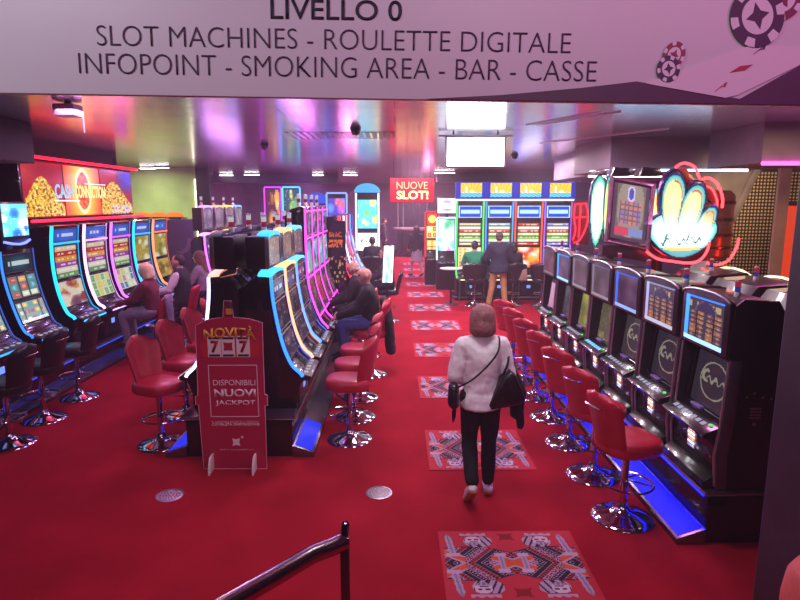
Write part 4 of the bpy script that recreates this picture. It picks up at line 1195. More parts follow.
# --- poster stand
ps = thing('poster_stand', 'dark pink cardboard stand reading NOVITÀ and DISPONIBILI NUOVI JACKPOT', 'sign', (-1.51, 5.10, 0))
PINK = mat('magenta_card', 'b01848', .45, 0, .2, 4, .06)
bm = BM()
out = [(-.285, .0), (.305, .0), (.31, .62), (.335, .62), (.335, .72), (.31, .73), (.315, 1.40), (.20, 1.435), (.06, 1.45), (.045, 1.60), (-.02, 1.60), (-.035, 1.45), (-.18, 1.425), (-.285, 1.375), (-.30, .72), (-.325, .71), (-.325, .63), (-.30, .63)]
prism(bm, out, -.008, .008, 0, .002); obj('board', bm, PINK, ps, 20)
bm = BM(); tube(bm, [(x, -.008, z) for x, z in out], .0035, 6, True); obj('pale_edge', bm, mat('pink_edge', 'f0a0c0', .5), ps)
LW = mat('white_print', 'ecd6e2', .5); LG = mat('gold_print', 'f0b040', .4, .1)
def tp(x0, z0): return lambda x, y, d: (x0 + x, -.0095 - d, z0 + y)
text('lettering', 'NOVIT\u00c0', .47, .12, lambda x, y, d: (-.215 + x, -.017 - d, 1.262 + y - .35 * (x - .235) ** 2), LG, ps, .03)
text('lettering', 'DISPONIBILI', .385, .052, tp(-.155, .815), LW, ps)
text('lettering', 'NUOVI', .38, .075, tp(-.150, .705), LW, ps, .03)
text('lettering', 'JACKPOT', .365, .058, tp(-.142, .615), LW, ps, .02)
text('lettering', 'IL NOSTRO STAFF \u00c8 A VOSTRA', .43, .020, tp(-.185, .455), LW, ps, 0, .001)
text('lettering', 'COMPLETA DISPOSIZIONE', .44, .024, tp(-.188, .425), LW, ps, .02, .001)
bm = BM()
for a, b in (((-.19, .515), (.25, .515)), ((.25, .515), (.25, 1.005)), ((.25, 1.005), (-.19, 1.005)), ((-.19, 1.005), (-.19, .515))):
    box(bm, min(a[0], b[0]) - .003, max(a[0], b[0]) + .003, -.0105, -.0085, min(a[1], b[1]) - .003, max(a[1], b[1]) + .003)
obj('printed_frame', bm, LW, ps)
bm = BM(); prism(bm, [(.03 + (.052 if i % 2 == 0 else .027) * math.cos(PI / 4 + i * PI / 4), (.265) + (.052 if i % 2 == 0 else .027) * math.sin(PI / 4 + i * PI / 4)) for i in range(8)], -.0105, -.0085)
box(bm, .078, .096, -.0105, -.0085, .305, .323); obj('star_emblem', bm, LW, ps)
text('lettering', 'W W W . H A L U N E R A . I T', .31, .011, tp(-.125, .185), LW, ps, 0, .001)
# three printed reels with sevens
bm = BM()
prism(bm, [(-.235, 1.10), (-.225, 1.085), (.235, 1.085), (.265, 1.10), (.285, 1.18), (.265, 1.26), (.235, 1.275), (-.225, 1.275), (-.235, 1.26), (-.255, 1.18)], -.0102, -.0082)
rl = obj('printed_reels', bm, mat('reel_red', 'c82838', .35, 0, .3), ps)
for q, xx in enumerate((-.185, -.06, .075)):
    bm = BM(); prism(bm, [(xx, 1.082), (xx + .12, 1.082), (xx + .12, 1.278), (xx, 1.278)], -.0122, -.0105); obj('reel_strip', bm, mat('reel_white', 'e8d8e0', .4), rl)
    bm = BM(); box(bm, xx + .01, xx + .11, -.0136, -.0124, 1.088, 1.108); obj('bar_mark', bm, mat('bar_ink', '3a1030', .5), rl)
    bm = BM(); box(bm, xx + .01, xx + .11, -.0136, -.0124, 1.248, 1.268); obj('bar_mark', bm, mat('bar_ink', '3a1030', .5), rl)
    if q != 1: text('lettering', '7', .075, .115, lambda x, y, d, xx=xx: (xx + .028 + x, -.0126 - d, 1.122 + y), mat('seven_red', 'a81838', .4), rl, .04)
    else:
        bm = BM(); prism(bm, [(xx + .06 + (.058 if i % 2 == 0 else .036) * math.cos(PI / 4 + i * PI / 4), 1.18 + (.055 if i % 2 == 0 else .034) * math.sin(PI / 4 + i * PI / 4)) for i in range(8)], -.0140, -.0124); obj('star_emblem', bm, mat('seven_red', 'a81838', .4), rl)
for xx in (-.195, .205):
    bm = BM(); prism(bm, [(-.15, 0), (-.15, .02), (-.135, .09), (-.10, .145), (-.06, .155), (-.01, .155), (.16, .12), (.16, 0)], xx - .008, xx + .008, 0, .002)
    for v in bm.verts: v.co = Vector((v.co.y, v.co.x, v.co.z))
    bmesh.ops.recalc_face_normals(bm, faces=list(bm.faces))
    obj('foot', bm, mat('card_white', 'e8d8dc', .6), ps)
bm = BM(); box(bm, -.012, .055, -.012, -.009, 1.46, 1.59, .001); lt = obj('printed_bottle', bm, mat('label_dark', '4a2030', .5), ps)
bm = BM(); box(bm, -.005, .048, -.0145, -.0125, 1.475, 1.53); obj('label', bm, mat('label_gold', 'd09050', .5), lt)

# ================================================================== FEATHER SIGN ISLAND
ft = thing('feather_sign', 'large round sign of glowing feathers and red neon tubes behind the classic uprights', 'sign', (3.4, 7.7, 0))
def ellipse_in(u, w, cx, cz, rx, rz_, tilt):
    dx, dz = u - cx, w - cz
    x = dx * math.cos(tilt) - dz * math.sin(tilt); z = dx * math.sin(tilt) + dz * math.cos(tilt)
    k = 1 + .28 * z / rz_
    return math.hypot(x / (rx * max(.4, k)), z / rz_)
# lobes of the feather fan: centre, radii, tilt, heart colours
LOBES = [(.06, 2.44, .150, .40, .02, (.84, .72, .38), (.97, .90, .66)), (.29, 2.34, .145, .38, .24, (.86, .74, .42), (.97, .91, .70)), (.48, 2.18, .10, .27, .42, (.72, .58, .36), (.85, .72, .48))]
BODY = (.21, 2.07, .42, .29, 0.0)
def fan_outline(n=72):
    """union of the lobes and the body, walked round from its middle"""
    c = Vector((.22, 2.18)); pts = []
    for i in range(n):
        a = 2 * PI * i / n; r = .9
        while r > .05:
            x, z = c.x + r * math.sin(a), c.y + r * math.cos(a)
            if ellipse_in(x, z, *BODY) < 1 or any(ellipse_in(x, z, *L[:5]) < 1 for L in LOBES): break
            r -= .006
        pts.append((x, z))
    return pts
fo = fan_outline()
bm = BM(); prism(bm, [(.22 + (x - .22) * 1.035, 2.18 + (z - 2.18) * 1.03) for x, z in fo], -.44, -.36, 0, .008); fan = obj('feather_fan', bm, mat('fan_rim', '27406a', .25, .4, .3, 9, .2), ft)
def fan_paint(x, z):
    teal = (.10, .42, .46); navy = (.10, .16, .34)
    c = mix(navy, teal, max(0, min(1, (2.5 - z) * 1.6)))
    db = ellipse_in(x, z, *BODY)
    if db < 1: c = mix((.95, 1, .97), (.25, .72, .70), max(0, min(1, (db - .78) / .22)))
    for L in LOBES:
        d = ellipse_in(x, z, *L[:5])
        if d < .97: c = navy if d > .90 and z > 2.2 else mix((.20, .55, .56), (.62, .90, .84), max(0, min(1, (.97 - d) * 3)))
        if d < .76: c = (.78, .32, .24) if d > .70 and x > L[0] else mix(L[6], L[5], d * d)
        if d < .76 and z < 2.22: c = mix(c, (1, 1, .94), min(1, (2.22 - z) * 5))
    gl = max(0, min(1, (2.40 - z) / .30)) * max(0, min(1, (1 - ellipse_in(x, z, .21, 2.10, .40, .34, 0)) * 4))
    c = mix(c, (.97, 1, .96), gl)
    if z < 1.90 and db < 1: c = mix((.12, .45, .55), c, .35)
    if abs(z - 1.885 - .22 * (x - .2) ** 2) < .016 and -.02 < x < .44: c = (.95, .75, .40)
    # cursive strokes of a worn painted title
    if -.05 < x < .46:
        y = z - 1.985 - .10 * (x - .2) * .3
        if abs(y - .035 * math.sin(x * 62) - .012 * math.sin(x * 23)) < .011 + .006 * math.cos(x * 31): c = (.20, .48, .50)
        if abs(x + .005 - (y - .02) * .3) < .012 and -.05 < y < .10: c = (.20, .48, .50)
        if abs(x - .27 - y * .3) < .009 and 0 < y < .09: c = (.20, .48, .50)
    return c
def masked_picture(name, x0, x1, z0, z1, n, m_, inside, paint, y, m, parent):
    me = bpy.data.meshes.new(name); vs, fs, cols = [], [], []
    idx = {}
    def vid(i, j):
        if (i, j) not in idx:
            idx[(i, j)] = len(vs); vs.append((x0 + (x1 - x0) * i / n, y, z0 + (z1 - z0) * j / m_))
        return idx[(i, j)]
    for j in range(m_):
        for i in range(n):
            x = x0 + (x1 - x0) * (i + .5) / n; z = z0 + (z1 - z0) * (j + .5) / m_
            if not inside(x, z): continue
            fs.append((vid(i, j), vid(i + 1, j), vid(i + 1, j + 1), vid(i, j + 1)))
            c = lin(tuple(min(1, max(0, q)) for q in paint(x, z))); cols += [*c, 1.0] * 4
    me.from_pydata(vs, [], fs)
    ca = me.color_attributes.new('Col', 'FLOAT_COLOR', 'CORNER'); ca.data.foreach_set('color', cols)
    me.materials.append(m); me.update()
    o = bpy.data.objects.new(name, me); COL.objects.link(o); o.parent = parent
    return o
masked_picture('lit_feathers', -.2, .66, 1.74, 2.90, 76, 100, lambda x, z: ellipse_in(x, z, *BODY) < .985 or any(ellipse_in(x, z, *L[:5]) < .985 for L in LOBES), fan_paint, -.448, screen_mat(1.35), fan)
bm = BM(); tube(bm, [(.22 + (x - .22) * 1.05, -.40, 2.18 + (z - 2.18) * 1.045) for x, z in fo], .022, 6, True); obj('glitter_rim', bm, mat('violet_glitter', '8878b0', .2, .8, 0, 70, .7), fan)
# slim feathers either side of the reel screen
def slim(cx, cz, w, h, y, nm):
    L = (cx, cz, w / 2, h / 2, .02)
    o = [(cx + w / 2 * 1.06 * math.sin(a) * (1 + .28 * math.cos(a)), cz + h / 2 * 1.04 * math.cos(a)) for a in [2 * PI * i / 32 for i in range(32)]]
    bm = BM(); prism(bm, o, y, y + .06, 0, .006); p = obj(nm, bm, mat('fan_rim', '27406a'), ft)
    def pt(x, z):
        d = ellipse_in(x, z, *L)
        if d > .82: return mix((.15, .50, .46), (.5, .85, .75), (1 - d) * 4)
        return mix((1, 1, .92), (.90, .78, .40), d * d * .8 if nm == 'feather' else min(1, .5 + d))
    masked_picture('lit_heart', cx - w * .7, cx + w * .7, cz - h * .55, cz + h * .55, 18, 40, lambda x, z: ellipse_in(x, z, *L) < .98, pt, y - .006, screen_mat(1.9), p)
slim(-.76, 2.35, .20, .92, -.12, 'feather')
slim(-.645, 2.40, .10, .84, -.16, 'gold_feather')
slim(-.13, 2.28, .17, .72, -.38, 'gold_feather')
# framed reel screen facing the aisle
sp = quad((-.66, -.34, 2.03), (-.26, -.46, 1.95), (-.64, -.34, 2.72))
def reel_panel(u, v):
    c = (.42, .36, .34)
    if u < .1 or u > .9 or v < .06: return (.30, .22, .30)
    if math.hypot((u - .5) * 1.2, v - .84) < .14: return (.30, .28, .62) if math.hypot((u - .5) * 1.2, v - .84) < .10 else (.75, .7, .85)
    if .28 < v < .70 and .2 < u < .8:
        i = int((u - .2) * 8); j = int((v - .28) * 12)
        return mix((.80, .45, .40), (.45, .40, .75), rnd(4, i, j)) if ((u - .2) * 8) % 1 > .2 and ((v - .28) * 12) % 1 > .25 else c
    if .10 < v < .24: return (.75, .25, .35) if u < .5 else (.45, .5, .7)
    return (.55, .50, .46) if math.hypot((u - .5), (v - .6) * .7) < .38 else c
picture('reel_display', reel_panel, 30, 34, sp, screen_mat(1.1), ft)
bm = BM()
fr = [sp(-.09, -.08), sp(1.09, -.08), sp(1.09, 1.07), sp(-.09, 1.07)]
tube(bm, [p + Vector((0, .01, 0)) for p in fr], .034, 6, True); obj('glitter_frame', bm, mat('pink_glitter', 'c898bc', .25, .6, .3, 60, .5), ft)
# body of the sign: barrel with gold hoops
bm = BM(); lathe(bm, [(.50, 1.72), (.56, 1.78), (.56, 2.56), (.50, 2.62)], 40, (.60, .25, 0)); obj('barrel', bm, mat('bronze_barrel', 'b07a44', .28, .8, .1, 7, .2), ft)
for z in (1.86, 2.02, 2.22, 2.44):
    bm = BM(); lathe(bm, [(.560, z), (.575, z + .012), (.575, z + .04), (.560, z + .052)], 40, (.60, .25, 0)); obj('gold_hoop', bm, GOLD, ft)
bm = BM(); prism(bm, [(-.75, 1.80), (-.2, 1.72), (.45, 1.72), (.62, 1.82), (.55, 1.90), (-.75, 1.93)], -.34, .0, 0, .01); obj('lower_skirt', bm, mat('sign_plum', '5a3048', .3, .3, .3, 9, .2), ft)
bm = BM(); prism(bm, [(-.66, 2.0), (.40, 1.95), (.40, 2.70), (-.66, 2.75)], -.36 + .08, -.05, 0, .01); obj('back_box', bm, mat('sign_plum', '5a3048'), ft)
NEON = glow('ff3038', 6)
def neon(pts, r=.016):
    bm = BM(); tube(bm, catmull(pts, 4), r, 8); obj('neon_tube', bm, NEON, ft)
neon([(.10, -.36, 2.90), (.20, -.36, 2.95), (.34, -.36, 2.90), (.42, -.36, 2.74)])
neon([(.42, -.36, 2.74), (.52, -.36, 2.77), (.64, -.36, 2.70), (.72, -.36, 2.54), (.73, -.36, 2.40)])
neon([(.46, -.35, 2.68), (.58, -.35, 2.64), (.66, -.35, 2.50), (.67, -.35, 2.40)], .012)
neon([(-.24, -.48, 1.86), (-.10, -.48, 1.77), (.10, -.48, 1.735), (.30, -.48, 1.715), (.44, -.48, 1.75), (.52, -.48, 1.86), (.54, -.48, 1.98)])
neon([(.60, -.36, 1.70), (.74, -.36, 1.68), (.88, -.36, 1.74), (.96, -.36, 1.90), (.98, -.36, 2.02)])
bm = BM(); prism(bm, [(.08, 2.62), (.40, 2.62), (.70, 2.40), (.66, 2.6), (.50, 2.74), (.38, 2.74), (.24, 2.90), (.12, 2.88)], -.34, -.30, 0, .005); obj('neon_backing', bm, mat('sign_red_dark', '8a2420', .4, .1, .2), ft)
for (x, y) in ((-.52, .0), (.02, -.1), (.28, .3)):
    bm = BM(); lathe(bm, [(.05, .42), (.05, 1.80)], 16, (x, y, 0)); obj('post', bm, WOOD, ft)
for (x0, x1) in ((-.66, -.40), (-.30, .0)):
    bm = BM(); prism(bm, [(x0, 2.80), (x1, 2.80), (x1 - .04, 2.90), (x0 + .04, 2.90)], -.25, -.05, 0, .004); box(bm, x0 + .08, x1 - .08, -.06, .86, 2.86, 2.92, .004)
    obj('soffit_mount', bm, BLACK, ft)
# red neon curls beyond the sign
t = thing('neon_sign', 'small red neon scrollwork on posts between the far machines and the feather sign', 'sign', (3.62, 11.2, 0))
for (pts) in ([(-.16, 0, 2.45), (-.17, 0, 2.2), (-.13, 0, 1.95), (-.17, 0, 1.75)], [(.05, 0, 2.46), (.10, 0, 2.2), (.06, 0, 1.95), (-.05, 0, 1.74), (-.15, 0, 1.70)], [(-.16, 0, 2.44), (.04, 0, 2.45)], [(-.15, 0, 2.18), (.09, 0, 2.2)], [(-.05, 0, 2.44), (-.06, 0, 1.8)]):
    bm = BM(); tube(bm, catmull(pts, 4), .014, 6); obj('neon_tube', bm, glow('ff2038', 3), t)
bm = BM(); box(bm, -.2, .14, .03, .07, 1.66, 2.5, .006); obj('backing', bm, mat('sign_red_dark', '8a2420'), t)
bm = BM(); box(bm, -.05, -.01, .03, .07, 0, 1.68, .004); obj('post', bm, GREY, t)

# ================================================================== BEYOND THE UPRIGHTS: stair underside, pillars
def perforated():
    m, nt, b = _new('perforated_brass_mesh')
    tc = nt.nodes.new('ShaderNodeTexCoord'); sp_ = nt.nodes.new('ShaderNodeSeparateXYZ')
    nt.links.new(tc.outputs['Object'], sp_.inputs[0])
    def op(kind, x, y=None):
        n = nt.nodes.new('ShaderNodeMath'); n.operation = kind
        for i, q in enumerate((x, y)):
            if q is None: continue
            if isinstance(q, (int, float)): n.inputs[i].default_value = q
            else: nt.links.new(q, n.inputs[i])
        return n.outputs[0]
    sx = op('SINE', op('MULTIPLY', op('ADD', sp_.outputs['X'], sp_.outputs['Z']), 58.0))
    sz = op('SINE', op('MULTIPLY', op('SUBTRACT', sp_.outputs['X'], sp_.outputs['Z']), 58.0))
    fac = op('GREATER_THAN', op('MULTIPLY', sx, sz), .22)
    mx = nt.nodes.new('ShaderNodeMix'); mx.data_type = 'RGBA'
    nt.links.new(fac, mx.inputs[0])
    mx.inputs[6].default_value = (.02, .012, .012, 1); mx.inputs[7].default_value = (*lin(hx('f4d49a')), 1)
    nt.links.new(mx.outputs[2], b.inputs['Base Color'])
    b.inputs['Metallic'].default_value = .1; b.inputs['Roughness'].default_value = .4
    return m
st = thing('staircase', 'sloping stair underside clad in perforated brass mesh behind the feather sign', 'stairs', (5.2, 9.3, 0))
bm = BM(); prism(bm, [(-.2, 1.15), (.56, 2.95), (1.7, 2.95), (.95, 1.15)], 0, .35, 0, .01); obj('mesh_cladding', bm, perforated(), st)
bm = BM(); prism(bm, [(-.30, 1.15), (.46, 2.98), (.57, 2.98), (-.19, 1.15)], -.06, .4, 0, .01); obj('upper_beam', bm, mat('concrete_beam', '8a7a78', .6, .1, 0, 5, .2), st)
bm = BM(); prism(bm, [(.95, 1.15), (1.7, 2.95), (1.8, 2.95), (1.05, 1.15)], -.06, .4, 0, .01); obj('lower_beam', bm, mat('concrete_beam', '8a7a78'), st)
bm = BM(); prism(bm, [(-.9, 2.25), (-.5, 2.95), (.48, 2.96), (.02, 1.92)], .02, .3, 0, .01); obj('side_plate', bm, mat('concrete_beam', '8a7a78'), st)
bm = BM(); box(bm, -.3, 1.05, -.06, .4, 0, 1.15, .01); obj('support', bm, PANEL, st)
bm = BM(); box(bm, 5.25, 5.42, 8.0, 8.05, 0, 3.4, .01); struct('trim_10', bm, BEIGE)
t = thing('wall_panel', 'orange red lit panel beyond the beige pillar at the picture edge', 'panel', (5.80, 8.6, 0))
bm = BM(); box(bm, -.03, .9, .0, .06, 1.35, 2.42, .01); obj('glow_panel', bm, glow('e04020', .75), t)
bm = BM(); box(bm, -.10, .94, .02, .10, 0, 2.49, .01); obj('frame', bm, PANEL, t)

# ================================================================== CEILING FITTINGS
t = thing('projector', 'white box hung from the ceiling with a thin bent arm above the video wall', 'projector', (-3.10, 5.75, 0))
bm = BM(); box(bm, -.12, .09, -.09, .09, 3.27, 3.385, .02); obj('housing', bm, WHITEP, t)
bm = BM(); tube(bm, [(-.01, 0, 3.37), (-.01, 0, 3.4)], .03, 10); obj('ceiling_mount', bm, GREY, t)
bm = BM(); tube(bm, [(.05, -.05, 3.28), (.15, -.05, 3.28), (.15, -.05, 3.12)], .006, 6); obj('bent_arm', bm, WHITEP, t)
def dome_camera(x, y, label):
    t = thing('ceiling_camera', label, 'camera', (x, y, 3.4), 0, 'dark dome cameras on the ceiling')
    bm = BM(); lathe(bm, [(.07, 0), (.07, -.03), (.06, -.035)], 20); obj('mount', bm, GREY, t)
    bm = BM(); lathe(bm, [(.058, -.033), (.055, -.06), (.038, -.085), (0, -.095)], 20); obj('dome', bm, BLACK, t)
dome_camera(-2.1, 9.6, 'dark dome camera on the ceiling over the central bank')
dome_camera(-.5, 7.6, 'dark dome camera on the ceiling nearest the white hanging screen')
dome_camera(2.35, 11.6, 'dark dome camera on the ceiling before the four bright machines')
def linear_vent(x, y, w, L, label):
    t = thing('ceiling_vent', label, 'vent', (x, y, 3.4), 0, 'linear slot vents in the ceiling')
    bm = BM()
    box(bm, -w / 2, w / 2, -L / 2, L / 2, -.004, -.0005); obj('frame', bm, mat('vent_frame', '8a8090', .35, .7), t)
    bm = BM(); n = max(2, int(w / .09))
    for k in range(n): box(bm, -w / 2 + .03 + k * w / n, -w / 2 + .062 + k * w / n, -L / 2 + .02, L / 2 - .02, -.007, -.004)
    obj('slots', bm, BLACK, t)
linear_vent(-.75, 8.4, 1.5, .8, 'wide slotted air vent in the ceiling left of the white hanging screen')
def track(x0, y0, x1, y1, label):
    bm = BM(); tube(bm, [(x0, y0, 3.392), (x1, y1, 3.392)], .007, 6)
    tag(obj('light_track', bm, mat('track_white', 'e0d8e4', .3, .4)), label, 'track', 'thin white tracks on the ceiling')
track(1.72, 7.3, 2.35, 6.2, 'thin white ceiling track slanting beside the white hanging screen')
track(1.60, 7.3, 2.15, 6.2, 'thin white ceiling track running just inside the other slanting track')
track(2.3, 9.4, 3.5, 7.6, 'longer thin white ceiling track towards the plum soffit')
def spot_bar(x, y, w, label):
    t = thing('ceiling_light', label, 'light', (x, y, 3.4), 0, 'short white lights under the far ceiling')
    bm = BM(); box(bm, -w / 2 - .02, w / 2 + .02, -.08, .08, -.04, 0, .006); obj('housing', bm, GREY, t)
    bm = BM(); box(bm, -w / 2, w / 2, -.084, .06, -.055, -.04, .003); obj('diffuser', bm, glow('fff2fa', 9), t)
spot_bar(-6.5, 15.6, .35, 'short white ceiling light before the olive green wall')
spot_bar(-6.0, 15.3, .3, 'dim short ceiling light near the dark column')
spot_bar(-4.6, 19.0, .45, 'short white ceiling light over the far violet machines')
spot_bar(-5.5, 19.3, .4, 'short white ceiling light at the back over the purple-framed machine')
spot_bar(-2.5, 19.2, .35, 'short white ceiling light over the blue dome machine')
spot_bar(-1.45, 19.2, .45, 'short bluish white ceiling light over the arch-topped machine')
spot_bar(1.5, 17.8, .6, 'long white ceiling light just behind the white hanging screen')
spot_bar(5.0, 17.4, .5, 'white ceiling light above the last of the four bright machines')

# ================================================================== STOOLS
s_right = None
rl_ = ['red square-backed bar stool nearest the stairs, by the first classic upright'] + ['red square-backed bar stool by the classic uprights, %s from the stairs' % ORD[k] for k in range(1, 7)]
for k in range(7):
    loc = (1.80 + .01 * (k % 2), 4.22 + .722 * k, 0)
    if s_right is None: s_right = make_stool(rl_[k], 'red stools along the classic uprights', 'square', REDLEATHER, loc, R(16))
    else: dup(s_right, loc, R((28, 33, 27, 34, 29, 36)[k - 1]), rl_[k])
s_w = make_stool('red shield-backed stool beside the poster stand, nearest the stairs', 'red stools facing the central bank from the video wall side', 'wing', REDLEATHER, (-2.42, 5.68, 0), R(-24))
for k, (x, y, a, lb) in enumerate([(-2.46, 6.52, -18, 'second'), (-2.47, 7.35, -12, 'third'), (-2.47, 8.15, 6, 'fourth')]):
    dup(s_w, (x, y, 0), R(a), 'red shield-backed stool behind the poster stand, %s from the stairs' % lb)
for k, (y, a, lb) in enumerate([(5.78, 176, 'nearest the stairs'), (6.42, 184, 'second from the stairs'), (7.1, 180, 'just behind the bald man'), (8.12, 182, 'under the bald man in black'), (9.15, 178, 'under the grey-haired man')]):
    dup(s_w, ((-.48, -.46, -.45, -.36, -.58)[k], y, 0), R(a), 'red shield-backed stool on the central bank aisle side, %s' % lb, 'red stools on the aisle side of the central bank')
s_b = make_stool('black padded stool nearest the stairs below the old three-screen machines', 'black stools below the three-screen machines', 'square', BLKLEATHER, (-3.98, 5.68, 0), R(178))
dup(s_b, (-4.05, 6.38, 0), R(176), 'black padded stool in the middle of the three by the old machines')
dup(s_b, (-4.06, 7.15, 0), R(184), 'black padded stool farthest from the stairs of the three by the old machines')
for k, (x, y, lb) in enumerate([(-3.80, 8.90, 'under the blonde player'), (-3.72, 9.98, 'under the player in the dark waistcoat'), (-3.68, 10.95, 'under the long-haired player')]):
    dup(s_b, (x, y, 0), R(180), 'red stool %s' % lb, 'red stools by the video wall machines')
    r_ = [o for o in COL.objects if o.get('label') == 'red stool %s' % lb][0]
    for c in r_.children:
        if c.name.startswith(('seat', 'backrest')):
            c.data = s_right.children[0].data if c.name.startswith('seat') else s_right.children[1].data
s_c = make_stool('black wide-backed stool under the player in green', 'black wide-backed stools at the four bright machines', 'wide', BLKLEATHER, (1.93, 13.86, 0), R(90))
dup(s_c, (2.86, 13.86, 0), R(94), 'black wide-backed stool under the woman beside the standing man')
dup(s_c, (3.55, 13.80, 0), R(88), 'empty black wide-backed stool before the violet lit far machine')

# --- small furniture
t = thing('bar_table', 'small round high table on one leg beside the player in green', 'table', (1.37, 14.0, 0))
bm = BM(); lathe(bm, [(.27, .87), (.28, .88), (.28, .895), (0, .90)], 28); obj('table_top', bm, WHITEP, t)
bm = BM(); lathe(bm, [(.028, .02), (.028, .87)], 12); obj('column', bm, DARK, t)
bm = BM(); lathe(bm, [(.20, 0), (.20, .012), (.04, .03)], 24); obj('base', bm, GREY, t)
t = thing('display_totem', 'slim bright white display on a tilted stand beside the seated men', 'display', (-.13, 10.6, 0), R(6))
bm = BM(); prism(bm, [(-.125, .98), (.095, 1.0), (.13, 1.70), (-.085, 1.72)], -.02, .03, 0, .006); obj('housing', bm, DARK, t)
picture('lit_front', art(['e8f4ff', '80c0e8', 'ffffff', '60a8d8'], 210), 12, 24, quad((-.105, -.026, 1.01), (.078, -.026, 1.01), (-.072, -.026, 1.69)), screen_mat(2.0), t)
bm = BM(); tube(bm, [(-.02, .0, .02), (-.02, 0, .98)], .02, 8); obj('post', bm, DARK, t)
bm = BM(); lathe(bm, [(.16, 0), (.16, .015), (.03, .03)], 20, (-.02, 0, 0)); obj('base', bm, DARK, t)
t = thing('counter_table', 'dark round counter on one thick leg at the far end of the aisle', 'table', (.75, 27.2, 0))
bm = BM(); lathe(bm, [(.80, 1.22), (.85, 1.25), (.85, 1.32), (0, 1.33)], 32); obj('table_top', bm, mat('mauve_top', '9a7a8a', .3), t)
bm = BM(); lathe(bm, [(.60, .12), (.66, 1.22)], 28); obj('body', bm, BLACK, t)
bm = BM(); lathe(bm, [(.35, 0), (.35, .03), (.2, .12)], 24); obj('base', bm, DARK, t)
t = thing('doorway_curtain', 'dark hanging curtain with pale edge strings behind the far counter', 'curtain', (.85, 28.6, 0))
bm = BM(); prism(bm, [(-.75 + 1.5 * i / 30, .06 * math.sin(i * 1.6)) for i in range(31)] + [(.75 - 1.5 * i / 30, .09 + .06 * math.sin((30 - i) * 1.6)) for i in range(31)], 0, 3.0, 0, 0, 'z'); obj('cloth', bm, mat('dark_curtain', '2c1c2e', .7), t)
bm = BM(); 
for x in (-.7, -.45, .72):
    tube(bm, [(x, -.10, .4), (x, -.10, 2.95)], .012, 6)
obj('pale_string', bm, mat('pale_string', 'c8b0c8', .4), t)

# ================================================================== PEOPLE
ST = .695
dup(s_b, (-.14, 12.0, 0), R(178), 'black stool under the player at the sweeping light strips', 'black stools at the aisle machines')
dup(s_c, (-.62, 15.75, 0), R(90), 'black stool under the player at the arch-topped machine', 'black stools at the aisle machines')
person('woman walking away in a white sweater and black trousers with bags', (.71, 4.56, 0), R(90), 1.63, 'stand', 'b8806c', ('sweater', 'f2ecf2', .024), '121015', 'dcd8e2', ('bob', '9a6468'), 3,
       {1: ((-.03, .075, -.27), (.17, -.01, -.36)), -1: ((-.03, -.075, -.27), (.18, -.03, -.30))},
       {1: ((.06, .085, .50), (-.19, .085, .20), (-.085, .10, .045)), -1: ((.09, -.085, .48), (.06, -.085, .09), (.21, -.10, .035))}, vox=.012, top_hem=.07, head_pitch=8, sole='b0704a', wide=.90)
person('bald man in black seated at the pink-framed machines, nearer of the two men', (-.36, 8.12, 0), R(180), 1.70, 'sit', 'd09a88', ('jacket', '1c1a22', .03), '4a5aa0', '201c22', ('none', '8a7a70'), 8,
       {1: ((.14, .05, -.24), (.40, -.03, -.34)), -1: ((.14, -.05, -.24), (.40, .03, -.34))}, None, ST, 10, 8, vox=.016)
person('grey-haired man in dark clothes seated beyond the bald man', (-.58, 9.15, 0), R(180), 1.68, 'sit', 'c89484', ('jacket', '241c26', .03), '2a2430', '201c22', ('fringe', 'b8a8a0'), 10,
       {1: ((.14, .05, -.24), (.40, -.03, -.34)), -1: ((.14, -.05, -.24), (.40, .03, -.34))}, None, ST, 0, 8, vox=.018)
person('player in dark brown seated at the sweeping light strips', (-.14, 12.0, 0), R(180), 1.66, 'sit', 'c08a78', ('jacket', '2e1c26', .02), '201a24', '201c22', ('crop', '6a4434'), 10,
       {1: ((.14, .05, -.24), (.36, -.03, -.34)), -1: ((.14, -.05, -.24), (.36, .03, -.34))}, None, ST, 0, 8, vox=.022)
person('player in black seated at the arch-topped white machine', (-.62, 15.75, 0), R(90), 1.66, 'sit', 'c08a78', ('jacket', '1a1620', .02), '201a24', '201c22', ('short', '2a1c20'), 10,
       {1: ((.14, .05, -.24), (.36, -.03, -.34)), -1: ((.14, -.05, -.24), (.36, .03, -.34))}, None, ST, 0, 8, vox=.022)
person('blonde woman in a maroon top and grey trousers seated at the curved machines', (-3.80, 8.90, 0), R(180), 1.64, 'sit', 'd0a090', ('sweater', '6a1c34', .02), '8a8098', '2a2028', ('bob', 'e0c8a0'), 8,
       {1: ((.16, .05, -.22), (.44, -.03, -.30)), -1: ((.16, -.05, -.22), (.44, .03, -.30))}, None, ST, 0, 6, vox=.016)
person('man in a white shirt and dark waistcoat seated beyond the blonde woman', (-3.72, 9.98, 0), R(180), 1.74, 'sit', 'c89080', ('shirt', 'd8ccd8', .018), '1c1820', '201c22', ('crop', '2c1e22'), 4,
       {1: ((.12, .06, -.24), (.38, -.02, -.30)), -1: ((.12, -.06, -.24), (.38, .02, -.30))}, None, ST, 0, -6, vest='1c1a24', vox=.016)
person('woman with long brown hair and a grey top seated farthest along the row', (-3.68, 10.95, 0), R(180), 1.68, 'sit', 'd0a090', ('sweater', '8a7488', .02), '201a24', '201c22', ('long', '6a4434'), 6,
       {1: ((.12, .06, -.24), (.36, -.02, -.32)), -1: ((.12, -.06, -.24), (.36, .02, -.32))}, None, ST, 0, 0, vox=.018)
